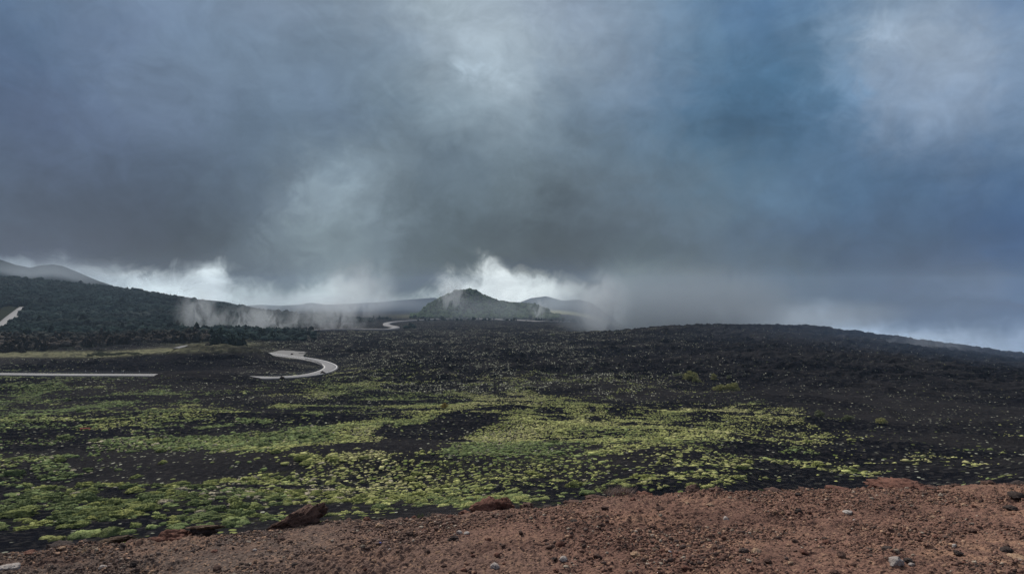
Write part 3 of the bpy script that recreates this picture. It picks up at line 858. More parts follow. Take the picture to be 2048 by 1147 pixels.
near_me = {}
def cush_zone(px, py):
    lm = [(60, 'left picture edge'), (130, 'blackish red rim rock'), (225, 'thin brown slab'), (320, 'lumpy red boulder'), (400, 'tan slab'), (500, 'dry stalks'), (600, 'long pointed boulder'),
          (700, 'bare rim right of the pointed boulder'), (765, 'small black rim stone'), (845, 'green grass tuft'), (930, 'dry rim grass'), (1010, 'knobbly rust boulder'), (1100, 'flat black rim stone'),
          (1240, 'twiggy dead bush'), (1400, 'low knoll'), (1545, 'low dark red hump'), (1670, 'small red hump'), (1800, 'broad red mound'), (1930, 'bare rim right of the mound'), (2040, 'right picture edge')]
    n = min(lm, key=lambda t: abs(t[0] - px))[1]
    g = rim_py(px) - py
    return ('right behind the ' if g < 22 else ('beyond the ' if g < 60 else ('farther out beyond the ' if g < 120 else 'far beyond the '))) + n
for i in top:
    c = tint[i]
    key = 'straw white' if ispale[i] else ('bright yellow-green' if c[0] > 0.21 else ('olive green' if c[0] > 0.15 else 'deep green'))
    size = 'broad' if scl[i, 0] > 1.15 else ('mid-sized' if scl[i, 0] > 0.9 else 'small')
    vi = int(rng.integers(0, 8))
    mk = (vi, key)
    if mk not in near_me:
        V, Fc = T_NEAR[vi]
        cc = {'straw white': (0.46, 0.40, 0.30), 'bright yellow-green': (0.26, 0.275, 0.095), 'olive green': (0.175, 0.20, 0.072), 'deep green': (0.105, 0.135, 0.058)}[key]
        r = np.random.default_rng(vi)
        cols = np.tile(np.array(cc), (len(V), 1)) * (0.85 + 0.3 * r.random((len(V), 1)))
        near_me[mk] = mesh_np('cushion', V, Fc, False, mat_cush, {'tint': cols})
    o = obj('cushion_shrub', near_me[mk])
    o.location = posn[i]; o.rotation_euler = (0, 0, rot[i]); o.scale = scl[i]
    z = cush_zone(pxs[i], pys[i])
    o['label'] = '%s %s cushion shrub %s' % (size, key, z)
    o['category'] = 'shrub'
    o['group'] = '%s %s cushion shrubs %s' % (size, key, z)

# ------------------------------------------------------------------ roads
def ribbon(C, zs, hw, lift=0.12, skirt=1.6):
    T = np.gradient(C, axis=0); T /= np.linalg.norm(T, axis=1)[:, None]
    Nn = np.stack([-T[:, 1], T[:, 0]], 1)
    V = []
    for off, dz in ((hw + 0.8, -skirt), (hw, 0), (hw * 0.3, 0.06), (-hw * 0.3, 0.06), (-hw, 0), (-hw - 0.8, -skirt)):
        P = C + Nn * off
        V.append(np.stack([P[:, 0], P[:, 1], zs + EYE + lift + dz], 1))
    V = np.stack(V, 1)
    return V.reshape(-1, 3), grid_faces(len(C), 6)[:, ::-1], Nn
for k, name in (('near_road', 'road'), ('far_road', 'road'), ('hill_road', 'road'), ('track', 'track')):
    C, zs, hw = ROADW[k]
    V, Fc, Nn = ribbon(C, zs, hw, {'near_road': 0.25, 'far_road': 1.3}.get(k, 0.5), 3.0)
    obj(name, mesh_np(name, V, Fc, False, mat_road), kind='structure')
# painted edge lines on the near road
C, zs, hw = ROADW['near_road']
T = np.gradient(C, axis=0); T /= np.linalg.norm(T, axis=1)[:, None]; Nn = np.stack([-T[:, 1], T[:, 0]], 1)
Vl, Fl = [], []
for off in (hw - 0.7, -hw + 0.5):
    P, Q = C + Nn * off, C + Nn * (off + 0.25)
    zt = zs + EYE + 0.25 + 0.06 * (1 - (abs(off) - hw * 0.3) / (hw * 0.7)) + 0.012
    V = np.stack([np.column_stack([P, zt]), np.column_stack([Q, zt])], 1).reshape(-1, 3)
    Fl.append(grid_faces(len(C), 2) + sum(len(v) for v in Vl)); Vl.append(V)
obj('road_markings', mesh_np('road_markings', np.concatenate(Vl), np.concatenate(Fl), False, mat_white), kind='structure')
# lay-by beside the bend
def wpt(px, py, Y):
    x = (px - 1024) / F * Y
    return x, Y, float(np.interp(Y, C[::-1, 1][:120], zs[::-1][:120])) + EYE + 0.20
import bmesh
bm = bmesh.new()
LB = [(535,712,404),(560,709,424),(588,708.5,430),(617,711,418),(607,717,396),(609,722,374),(590,722,378),(565,719,388)]
zl = float(np.median(zs[-70:-30])) + EYE
top_v = []
for px, py, Y in LB:
    x = (px - 1024) / F * Y
    i = int(np.argmin(np.hypot(C[:, 0] - x, C[:, 1] - Y)))
    top_v.append(bm.verts.new((x, Y, zs[i] + EYE + 0.21)))
f = bm.faces.new(top_v)
bmesh.ops.extrude_face_region(bm, geom=[f])
bmesh.ops.translate(bm, verts=top_v, vec=(0, 0, -1.2))
me = bpy.data.meshes.new('lay_by'); bm.normal_update(); bm.to_mesh(me); bm.free(); me.materials.append(mat_layby)
obj('lay_by', me, kind='structure')

def boxes(L_):
    """list of (center, half sizes, yaw) -> arrays"""
    base = np.array([[sx, sy, sz] for sz in (-1, 1) for sy in (-1, 1) for sx in (-1, 1)], float)
    fc = np.array([[0,2,3,1],[4,5,7,6],[0,1,5,4],[2,6,7,3],[0,4,6,2],[1,3,7,5]])
    Vs, Fs = [], []
    for i, (c, h, yaw) in enumerate(L_):
        v = base * np.array(h); cs_, sn = math.cos(yaw), math.sin(yaw)
        Vs.append(np.stack([v[:, 0] * cs_ - v[:, 1] * sn, v[:, 0] * sn + v[:, 1] * cs_, v[:, 2]], 1) + np.array(c)); Fs.append(fc + 8 * i)
    return np.concatenate(Vs), np.concatenate(Fs)
def guard(sel, side, label):
    P = (C + Nn * side * (hw + 0.45))[sel]; Z = zs[sel] + EYE
    root = bpy.data.objects.new('guard_rail', None); COL.objects.link(root)
    root.location = (P[0][0], P[0][1], Z[0]); root['label'] = label; root['category'] = 'guard rail'
    o0 = np.array(root.location)
    V = []
    for dz, dn in ((0.98, 0), (1.08, 0.05), (1.16, 0), (1.24, 0.05), (1.32, 0)):
        q = P + Nn[sel] * dn * side
        V.append(np.stack([q[:, 0], q[:, 1], Z + dz - 0.3], 1) - o0)
    V = np.stack(V, 1)
    obj('rail', mesh_np('rail', V.reshape(-1, 3), grid_faces(len(P), 5), True, mat_steel), root)
    seg = np.concatenate([[0], np.cumsum(np.hypot(*np.diff(P, axis=0).T))])
    pm = None
    for s in np.arange(0, seg[-1], 4.0):
        x, y, z = (np.interp(s, seg, a) for a in (P[:, 0], P[:, 1], Z))
        if pm is None:
            V_, F_ = boxes([((0, 0, 0.4), (0.07, 0.07, 0.55), 0), ((0, 0, 0.97), (0.09, 0.09, 0.03), 0)])
            pm = mesh_np('rail_post', V_, F_, False, mat_steel)
        p = obj('rail_post', pm, root); p.location = (x - o0[0], y - o0[1], z - o0[2] - .05)
idx = np.arange(len(C))
guard(idx[(C[:, 0] < -150) & (idx < 90)], 1, 'grey steel guard rail along the far edge of the straight road at left')
guard(idx[(idx > 84) & (idx < 175)], 1, 'grey steel guard rail along the inner edge of the road bend')
# pale marker posts along the straight road
pm = None
for j, px in enumerate((152, 173, 210, 231, 262)):
    i = int(np.argmin(np.abs(1024 + F * C[:90, 0] / C[:90, 1] - px)))
    p = C[i] + Nn[i] * (hw + 3.0)
    if pm is None:
        V_, F_ = boxes([((0, 0, 0.55), (0.16, 0.12, 0.75), 0), ((0, 0, 1.34), (0.12, 0.09, 0.06), 0.0)])
        pm = mesh_np('marker_post', V_, F_, False, mat_conc)
    o = obj('marker_post', pm); o.location = (p[0], p[1], float(ground_at(p[0], p[1])[0][0]))
    o['label'] = 'short pale marker post beyond the straight road, %s from the left' % ('first', 'second', 'third', 'fourth', 'fifth')[j]
    o['category'] = 'post'; o['group'] = 'pale marker posts behind the straight road'

# ------------------------------------------------------------------ trees
def conifer(seed, tiers, seg, round_=0.0):
    """ragged crown of drooping tiers, unit height from 0.12 to 1; returns V,F (tris)"""
    r = np.random.default_rng(seed); V, Fc = [], []
    off = 0
    for t in range(tiers):
        f = t / tiers
        zb = 0.10 + 0.82 * f; zt = min(zb + 0.42 * (1 - f * 0.5), 1.0)
        rb = (0.30 * (1 - f) ** (0.75 - 0.35 * round_) + 0.03) * r.uniform(0.85, 1.15)
        a = np.arange(seg) / seg * 2 * math.pi + r.uniform(0, 6)
        rr_ = rb * r.uniform(0.55, 1.3, seg)
        ring = np.stack([rr_ * np.cos(a), rr_ * np.sin(a), zb + r.uniform(-0.05, 0.05, seg)], 1)
        tip = np.array([[r.normal(0, 0.015), r.normal(0, 0.015), zt]])
        low = np.array([[0, 0, zb + 0.05]])
        V += [ring, tip, low]
        i = np.arange(seg); j = (i + 1) % seg
        Fc += [np.stack([i, j, np.full(seg, seg)], 1) + off, np.stack([j, i, np.full(seg, seg + 1)], 1) + off]
        off += seg + 2
    return np.concatenate(V), np.concatenate(Fc)
T_TREE_N = [conifer(s, 7, 11, (s % 3) * 0.5) for s in range(6)]
T_TREE_F = [conifer(30 + s, 3, 6, (s % 3) * 0.5) for s in range(6)]
def clump_template(seed, n=26, leaf=0.30):
    """loose leafy mass out of leaf-sized quads, unit size"""
    r = np.random.default_rng(seed)
    c = r.normal(0, 1, (n, 3)); c /= np.linalg.norm(c, axis=1)[:, None]; c *= r.uniform(0.5, 1.0, (n, 1)) ** 0.5
    c[:, 2] = np.abs(c[:, 2]) * 0.9
    V = []
    for p in c:
        a = r.normal(0, 1, 3); a /= np.linalg.norm(a); b = np.cross(a, r.normal(0, 1, 3)); b /= np.linalg.norm(b)
        s = leaf * r.uniform(0.6, 1.3)
        V += [p - a * s, p + b * s * 0.7, p + a * s, p - b * s * 0.7]
    V = np.array(V); i = np.arange(n) * 4
    return V, np.concatenate([np.stack([i, i + 1, i + 2], 1), np.stack([i, i + 2, i + 3], 1)])

def round_crown(seed):
    V, Fc = ico(2); V = V.copy(); V *= (1 + 0.5 * n3(V, 1.8, seed, 3))[:, None]
    V[:, 2] = V[:, 2] * 0.40 + 0.55; V[:, :2] *= 0.36 * (1.15 - 0.5 * V[:, 2:3])
    return V, Fc
T_ROUND = [round_crown(600 + s) for s in range(5)]
def near_roads(x, Y, margin):
    m = np.zeros(len(x), bool)
    for k, (C_, zs_r, hw_) in ROADW.items():
        d = np.full(len(x), 1e9)
        for c in C_[::2]:
            # keep a corridor on the viewer's side too, so that the road shows
            d = np.minimum(d, np.hypot(x - c[0], np.where(Y < c[1], (Y - c[1]) / 5.0, Y - c[1]) if k == 'hill_road' else (Y - c[1]) / 2.0))
        m |= d < hw_ + margin
    return m
tx, tY = [], []
def wood_scatter(n, px0, px1, y0, y1):
    Y = np.sqrt(rng.uniform(y0 ** 2, y1 ** 2, n)); px = rng.uniform(px0, px1, n)
    return (px - 1024) / F * Y, Y
for a in ((120000, -250, 640, 440, 1600), (16000, 500, 840, 900, 1500), (16000, 815, 1125, 1630, 2300), (900, 820, 1180, 1350, 1640)):
    x, Y = wood_scatter(*a); tx.append(x); tY.append(Y)
nlow = len(tx[0]) + len(tx[1]) + len(tx[2])
tx, tY = np.concatenate(tx), np.concatenate(tY)
z, px, py = ground_at(tx, tY)
w = wood_map(tx, tY, px, py)
dens = 0.80 * w
dens *= 0.55 + 0.45 * sstep(fbm(tx / 70, tY / 90, 3, 333), -0.3, 0.1)
gap = sstep(fbm(tx / 50, tY / 60, 3, 351), 0.32, 0.5)
dens *= 1 - 0.75 * gap
# barer upper left flank of the cone
dens = np.where((px > 850) & (px < 1000) & (tY > 1640) & (z - EYE > -25), dens * 0.6, dens)
idxs = np.arange(len(tx))
dens = np.where(idxs >= nlow, 0.15, dens)
dens = np.where((px > 560) & (px < 830) & (tY < 1500), dens * 0.8, dens)
ok = (rng.uniform(0, 1, len(tx)) < dens) & ~near_roads(tx, tY, 4.0)
tx, tY, tz, tpx, tpy = tx[ok], tY[ok], z[ok], px[ok], py[ok]
th = rng.lognormal(math.log(5.2), 0.22, len(tx)) * (1 + 0.25 * sstep(tY, 600, 1100))
th = np.where(tY > 1340, th * rng.uniform(.55, 1.15, len(tx)), th) * np.where((tpx > 560) & (tY < 1340), 0.8, 1)
brown = np.clip(sstep(-tY, -640, -500) * (tpx < 420) + 0.3 * fbm(tx / 60, tY / 80, 2, 5), 0, 1)[:, None]
tc_ = (np.array([0.026, 0.040, 0.038]) * (1 - brown) + np.array([0.080, 0.066, 0.056]) * brown) * rng.uniform(0.6, 1.5, (len(tx), 1))
cone_m = (tY > 1600)[:, None]
tc_ = tc_ * (1 + 0.55 * fbm(tx / 45, tY / 70, 3, 500)[:, None])
tc_ = np.where(cone_m, np.array([0.075, 0.105, 0.055]) * rng.uniform(0.6, 1.5, (len(tx), 1)), tc_)  # cone crowns tinted lighter, haze put into their colour
wd = th * rng.uniform(0.95, 1.5, len(tx))
tsc = np.stack([wd, wd, th], 1)
trot = rng.uniform(0, 6.28, len(tx))
inv = (tpx > 5) & (tpx < 2043)
sc_t = np.where(inv, th / tY, 0)
# the front row hides those behind: prefer the nearest ones of their column
topt = np.argsort(-sc_t * np.where(tY < 560, 1, 0.8))[:300]
restt = np.ones(len(tx), bool); restt[topt] = False
rd = restt & ((tY > 1500) | (rng.random(len(tx)) < 0.45))
cn = restt & ~rd
PT = np.stack([tx, tY, tz - 0.3], 1)
V, Fc, Cc = instance(T_TREE_F, PT[cn], trot[cn], tsc[cn], tc_[cn])
Vb, Fb, Cb = instance(T_ROUND, PT[rd], trot[rd], tsc[rd] * np.array([1.25, 1.25, 0.9]), tc_[rd])
me = mesh_np('forest', np.concatenate([V, Vb]), np.concatenate([Fc, Fb + len(V)]), False, mat_tree, {'tint': np.concatenate([Cc, Cb])})
obj('forest', me, kind='stuff', label='dark conifer wood covering the left hillside and the small cone', category='forest')
print('trees', len(tx))
tree_me = {}
def trunk_mesh(seed, h=1.0):
    r = np.random.default_rng(seed); n = 6; V = []
    for k, f in enumerate((-0.04, 0.1, 0.4, 0.9)):
        a = np.arange(n) / n * 2 * math.pi; rr_ = 0.028 * (1 - 0.85 * max(f, 0))
        V.append(np.stack([rr_ * np.cos(a) + r.normal(0, .004), rr_ * np.sin(a), np.full(n, f)], 1))
    V = np.concatenate(V); Fq = []
    for k in range(3):
        for i in range(n):
            Fq.append([k * n + i, k * n + (i + 1) % n, (k + 1) * n + (i + 1) % n, (k + 1) * n + i])
    return mesh_np('trunk', V, np.array(Fq), True, mat_bark)
trunks = [trunk_mesh(s) for s in range(3)]
for i in topt:
    bk = 'brown' if brown[i, 0] > 0.5 else 'green'
    vi = int(rng.integers(0, 6)); tone = int(rng.integers(0, 3)); mk = (vi, bk, tone)
    if mk not in tree_me:
        V, Fc = T_TREE_N[vi]
        cc = np.array([0.058, 0.048, 0.040] if bk == 'brown' else [0.026, 0.040, 0.028]) * (0.65, 1.0, 1.35)[tone]
        tree_me[mk] = mesh_np('crown', V, Fc, False, mat_tree, {'tint': np.tile(cc, (len(V), 1))})
    root = bpy.data.objects.new('pine_tree', None); COL.objects.link(root)
    root.location = (tx[i], tY[i], tz[i]); root.rotation_euler = (0, 0, trot[i]); root.scale = tsc[i]
    bins = [(20, 'left picture edge'), (80, 'bare track bend'), (152, 'first marker post'), (200, 'marker posts'), (262, 'last marker post'), (320, 'end of pale grass'), (370, 'pale track'),
            (440, 'dark bushes'), (500, 'drifting mist'), (560, 'mist end'), (620, 'lay-by'), (720, 'far road bend')]
    zone = ('front of the wood near the ' if tY[i] < 480 + 0.1 * max(tpx[i], 0) else 'wood behind the front rank by the ') + min(bins, key=lambda t: abs(t[0] - tpx[i]))[1]
    zone = 'in the ' + zone
    look = 'brownish pine' if bk == 'brown' else 'dark green pine'
    hg = 'tall ' if th[i] > 7.8 else ('medium ' if th[i] > 6.5 else 'short ')
    root['label'] = (hg + look + ' ' + zone).replace('in the front of the wood', 'at the wood edge').replace('behind the front rank', 'back from the edge').replace('in the wood back from the edge by the', 'deeper in the wood by the').replace('right end of', 'end of').replace('last marker post', 'last post'); root['category'] = 'tree'; root['group'] = hg + look + 's ' + zone
    obj('crown', tree_me[mk], root); obj('trunk', trunks[i % 3], root)

# ------------------------------------------------------------------ single bushes on the plain
def bush(name, px, py, w_px, h_px, mat, label, cat='bush', seed=0, dense=1.0, Y=None, group=None):
    Y = Y or unproj(px, py)
    x = (px - 1024) / F * Y
    z = float(ground_at(x, Y)[0][0])
    w, h = w_px * Y / F / 2, h_px * Y / F
    r = np.random.default_rng(seed + 300)
    root = bpy.data.objects.new(name, None); COL.objects.link(root); root.location = (x, Y, z)
    root['label'] = label; root['category'] = cat
    if group: root['group'] = group
    # several leafy heads on short stems
    n = int(26 * dense); Tm = [clump_template(seed * 10 + k, 60, 0.16) for k in range(3)]
    a = r.uniform(0, 6.28, n); q = np.sqrt(r.uniform(0, 1, n))
    cx, cy2 = np.cos(a) * q * w * 0.75, np.sin(a) * q * w * 0.6
    cz_ = r.uniform(0.15, 0.72, n) * h * (1 - 0.55 * q ** 2)
    s = r.uniform(0.22, 0.38, n) * min(w, h * 1.2)
    V, Fc, _ = instance(Tm, np.stack([cx, cy2, cz_], 1), r.uniform(0, 6.28, n), np.stack([s * 1.1, s, s * 1.0], 1), np.ones((n, 3)))
    obj('crown', mesh_np('crown', V, Fc, False, mat), root)
    Vt, Ft = [], []; off = 0
    for k in range(min(n, 12)):
        p0 = np.array([cx[k] * 0.2, cy2[k] * 0.2, -0.1]); p1 = np.array([cx[k], cy2[k], cz_[k] + s[k] * 0.4])
        rd = 0.02 * h
        for p, rr_ in ((p0, rd), (p1, rd * 0.35)):
            for t in range(4):
                Vt.append(p + rr_ * np.array([math.cos(t * 1.571), math.sin(t * 1.571), 0]))
        for t in range(4):
            Ft.append([off + t, off + (t + 1) % 4, off + 4 + (t + 1) % 4, off + 4 + t])
        off += 8
    obj('stem', mesh_np('stem', np.array(Vt), np.array(Ft), False, mat_bark), root)
    return root
bush('broom_bush', 1380, 770, 34, 34, mat_broom, 'tall pointed olive broom bush, leftmost of the clump on the dark lava', seed=1, dense=1.6)
bush('broom_bush', 1357, 757, 26, 10, mat_broom_grey, 'low dull shrub at the left foot of the tall pointed broom bush', seed=2, dense=0.7)
bush('broom_bush', 1393, 772, 26, 14, mat_broom, 'small olive shrub under the right side of the tall pointed bush', seed=3, dense=0.7)
bush('broom_bush', 1427, 771, 17, 23, mat_broom, 'narrow upright green bush between the pointed bush and the wide one', seed=4, dense=1.3)
bush('broom_bush', 1457, 768, 12, 10, mat_broom_grey, 'small grey bush just behind the widest broom bush', seed=5, dense=.8)
bush('broom_bush', 1438, 787, 34, 16, mat_broom, 'left half of the widest yellow-olive broom clump on the lava', seed=6, dense=1.4)
bush('broom_bush', 1464, 788, 34, 22, mat_broom, 'right half of the widest yellow-olive broom clump on the lava', seed=7, dense=1.5)
bush('yellow_bush', 890, 822, 18, 14, mat_yellow, 'round orange-yellow broom bush alone amid the green cushions', seed=8, dense=1.4)
bush('broom_bush', 1638, 843, 24, 20, mat_broom_grey, 'rounded dull green bush, left one of three on the right slope', seed=9, dense=1.2)
bush('broom_bush', 1695, 853, 28, 14, mat_broom_grey, 'flat dull green bush, middle one of three on the right slope', seed=10, dense=1.2)
bush('broom_bush', 1760, 853, 26, 15, mat_broom, 'domed olive bush, right one of three on the right slope', seed=11, dense=1.3)
bush('broom_bush', 1106, 661, 14, 8, mat_broom_grey, 'dark bush on the lava below the right end of the tree-covered cone', seed=12, dense=.8, Y=640)
for k, (px, py) in enumerate(((434, 690), (460, 689), (583, 672), (499, 686))):
    bush('broom_bush', px, py, 15, 11, mat_broom_grey, 'dark round bush standing clear of the wood edge, %s from the left' % ('first', 'third', 'fourth', 'second')[k], seed=20 + k, dense=.7, Y=unproj(px, py, 330.0))

# fallen red board on the ash at left
Yb = unproj(171, 864); xb = (171 - 1024) / F * Yb; zb = float(ground_at(xb, Yb)[0][0])
V_, F_ = boxes([((-0.45, 0, 0.42), (0.52, 0.05, 0.13), 0.0), ((0.62, 0.06, 0.47), (0.56, 0.05, 0.12), 0.12), ((0.08, 0.03, 0.40), (0.1, 0.045, 0.10), 0.05),
                ((-0.8, 0.02, 0.15), (0.05, 0.05, 0.3), 0.1), ((1.0, 0.1, 0.15), (0.05, 0.05, 0.3), 0.1)])
o = obj('warning_board', mesh_np('warning_board', V_, F_, False, mat_redpaint)); o.location = (xb, Yb, zb)
o['label'] = 'faded red board lying low among cushion shrubs at left'; o['category'] = 'board'
# small dark boulders by the bend
def rock(name, loc, size, mat, label, seed, sub=4, rough=0.35, rotz=0.0, tilt=(0, 0), shape=None, cat='rock', group=None, detail=0.12, cuts=7):
    V, Fc = ico(sub); V = V.copy()
    d = n3(V, 1.1, seed, 3) * rough + n3(V, 4.0, seed + 3, 4) * detail
    # broken faces
    r = np.random.default_rng(seed)
    V *= (1 + d)[:, None]
    for k in range(cuts):
        n = r.normal(0, 1, 3); n /= np.linalg.norm(n); h = r.uniform(0.55, 0.9)
        dd = V @ n - h
        V -= np.where(dd > 0, dd * 0.75, 0)[:, None] * n
    if shape is not None:
        V = shape(V)
    V *= np.array(size)
    o = obj(name, mesh_np(name, V, Fc, sub < 3, mat)); o.location = loc
    o.rotation_euler = (tilt[0], tilt[1], rotz)
    if label: o['label'] = label
    o['category'] = cat
    if group: o['group'] = group
    return o
for k, (px, Y, w, lab) in enumerate(((565, 266.0, 1.0, 'dark boulder at the near edge of the road below the bend'), (646, 286.0, 1.0, 'dark boulder on the outer edge of the road bend'), (584, 398.0, 0.7, 'small dark boulder standing on the grey lay-by'))):
    x = (px - 1024) / F * Y; i = int(np.argmin(np.hypot(C[:, 0] - x, C[:, 1] - Y)))
    z = float(ground_at(x, Y)[0][0]) if k < 2 else zs[i] + EYE + 0.2
    rock('boulder', (x, Y, z + 0.35), (w, w, w * 0.85), mat_black, lab, 60 + k, sub=3)

# ------------------------------------------------------------------ rocks on the cinder slope
def at(px, py):
    return cinder_point(px, py)
def taper(V):
    t = (V[:, 0] + 1) / 2          # left end thin and low, right end blunt
    k = 0.28 + 0.85 * np.clip(t, 0, 1) ** 0.8
    W = V.copy(); W[:, 1] *= k; W[:, 2] = W[:, 2] * k + 0.55 * np.clip(t, 0, 1.1)
    return W
x, Y, z = at(592, 1036)
s = Y / F
rock('boulder', (x, Y, z + 0.02), (58 * s, 24 * s, 24 * s), mat_scoria, 'long pointed dark red boulder leaning out over the rim', 3, 5, 0.42, 0.10, (0, -0.20), taper, detail=0.27, cuts=4)
x, Y, z = at(356, 1064); s = Y / F
rock('boulder', (x, Y, z + 0.0), (54 * s, 26 * s, 22 * s), mat_scoria_red, 'low lumpy red boulder, left of the slab with a dark hollow', 5, 5, 0.4, 0.2, detail=0.18)
x, Y, z = at(400, 1052); s = Y / F
rock('rock_slab', (x, Y + 0.12, z + 11 * s), (37 * s, 15 * s, 4.2 * s), mat_slab, 'flat tan slab jutting over a black hollow on the rim', 8, 5, 0.25, 0.0, (-0.22, -0.06), detail=0.22, cuts=3)
rock('boulder', (x + 4 * s, Y + 0.10, z + 3 * s), (31 * s, 9 * s, 8 * s), mat_black, 'added black lump making the dark shade beneath the flat tan slab', 12, 4, 0.3)  # dark lump added to stand in for the shade under the slab
x, Y, z = at(225, 1064); s = Y / F
rock('rock_slab', (x, Y + .1, z + 1 * s), (36 * s, 14 * s, 6 * s), mat_slab, 'thin brown slab lying between the black rock and the lumpy red boulder', 15, 5, 0.35, 0.1, (-0.15, -0.12), detail=0.22, cuts=3)
x, Y, z = at(128, 1074); s = Y / F
rock('boulder', (x, Y, z + 1 * s), (24 * s, 22 * s, 11 * s), mat_black, 'blackish red rock at the left end of the rim', 17, 4, 0.35, detail=0.2)
rock('stone', (x + 3 * s, Y - 0.12, z - 0 * s), (10 * s, 9 * s, 6 * s), mat_scoria_red, 'small rounded red stone in front of the blackish rock at left', 19, 3, 0.2)
x, Y, z = at(985, 1012); s = Y / F
rock('boulder', (x, Y, z + 4 * s), (32 * s, 18 * s, 20 * s), mat_scoria_red, 'knobbly rust red boulder on the middle of the rim', 22, 5, 0.5, 0.3, detail=0.28)
rock('boulder', (x + 25 * s, Y + 0.02, z + 7 * s), (18 * s, 15 * s, 17 * s), mat_scoria_red, 'smaller rust red lump joined to the right of the knobbly boulder', 25, 4, 0.45, 0.3, detail=0.25)
x, Y, z = at(1800, 968); s = Y / F
rock('boulder', (x, Y, z - 0 * s), (48 * s, 46 * s, 11 * s), mat_scoria_red, 'broad low red mound of rock on the rim at right', 28, 5, 0.5, 0.1, detail=0.3, cuts=0)
x, Y, z = at(1670, 972); s = Y / F
rock('boulder', (x, Y, z), (24 * s, 22 * s, 9 * s), mat_scoria_red, 'small red hump on the rim left of the broad mound', 29, 4, 0.3, detail=0.18)
x, Y, z = at(1545, 973); s = Y / F
rock('boulder', (x, Y, z), (18 * s, 18 * s, 6 * s), mat_scoria, 'low dark red hump on the rim right of the knoll', 30, 4, 0.3)
x, Y, z = at(2038, 962); s = Y / F
rock('boulder', (x, Y, z), (30 * s, 26 * s, 9 * s), mat_black, 'dark rock at the right end of the rim', 31, 4, 0.35, detail=0.2)
x, Y, z = at(762, 1018); s = Y / F
rock('stone', (x, Y, z + 2 * s), (7 * s, 7 * s, 6 * s), mat_black, 'small black stone on the rim above the dry grass', 33, 3)
x, Y, z = at(1094, 1002); s = Y / F
rock('stone', (x, Y, z + 2 * s), (11 * s, 9 * s, 5 * s), mat_black, 'black stone on the rim right of the knobbly boulder', 34, 3)
PAL = [
 (1788, 1122, 16, 12, mat_pale, 'largest pale pinkish grey stone in the lower right foreground'),
 (1904, 1090, 6, 5, mat_pale, 'small white stone right of the large pale one'),
 (1450, 1036, 7, 4.5, mat_pale, 'pale grey oval stone near the middle right of the cinder'),
 (1706, 1036, 4, 3, mat_pale, 'tiny whitish stone in the middle of the right foreground'),
 (1693, 1021, 11, 3.5, mat_pale, 'flat greyish stone just beyond the tiny whitish one'),
 (2035, 1110, 22, 5, mat_buff, 'buff slab half buried at the right edge of the picture'),
 (918, 1066, 8, 6, mat_pale, 'pale rounded stone over a dark hollow in the middle foreground'),
 (934, 1066, 7, 3.5, mat_pale, 'smaller pale stone touching the right of the rounded one'),
 (1862, 1030, 6, 4, mat_buff, 'brownish pale stone left of the two at right'),
 (1882, 1034, 6, 4, mat_buff, 'brownish pale stone right of its twin'),
 (512, 1099, 5, 4, mat_pale, 'pale stone left of centre on the grey cinder'),
 (210, 1128, 9, 6, mat_pale, 'greyish pale stone near the lower left corner'),
 (24, 1134, 20, 9, mat_pale, 'broad pale stone in the lower left corner'),
 (780, 1095, 4, 3, mat_pale, 'small pale stone left of the middle foreground'),
 (1512, 1104, 12, 7, mat_buff, 'pinkish rough stone left of the large pale one'),
 (1430, 1103, 5, 3.5, mat_pale, 'small bluish grey stone in the lower right of centre'),
 (1820, 1122, 7, 5, mat_pale, 'small pale stone just right of the largest pale one'),
 (990, 1133, 11, 8, mat_pale, 'cluster-like greyish stone at the bottom middle'),
 (1126, 1113, 9, 6, mat_pale, 'dull pale stone at the bottom right of middle'),
 (1770, 1098, 14, 8, mat_black, 'black rough stone just above the largest pale one'),
 (1486, 1100, 12, 6, mat_black, 'black crumbly stone left of the pinkish one'),
 (2030, 996, 16, 7, mat_black, 'black lump near the right edge below the rim'),
 (2020, 1014, 14, 5, mat_black, 'second black lump below the one near the right edge'),
 (2010, 1100, 12, 6, mat_black, 'black lump left of the buff slab'),
 (906, 1078, 12, 6, mat_black, 'black crumbly stone below the pale rounded one'),
 (1595, 988, 8, 4, mat_black, 'small black stone just below the rim right of centre'),
 (1720, 1000, 5, 4, mat_black, 'tiny black stone right of the small one below the rim'),
 (1146, 1038, 9, 3.5, mat_black, 'flat black stone in the middle of the cinder'),
 (1125, 1078, 7, 4.5, mat_black, 'blackish blue stone below the flat black one'),
 (1690, 1030, 5, 4, mat_scoria, 'dark red pebble by the tiny whitish stone'),
]
for k, (px, py, hw_, hh, m_, lab) in enumerate(PAL):
    x, Y, z = at(px, py); s = Y / F
    rock('stone', (x, Y, z + hh * s * 0.35), (hw_ * s, hw_ * s * 0.85, hh * s), m_, lab, 100 + k, 3 if hw_ < 10 else 4, 0.3, rng.uniform(0, 3), detail=0.15, cat='stone')

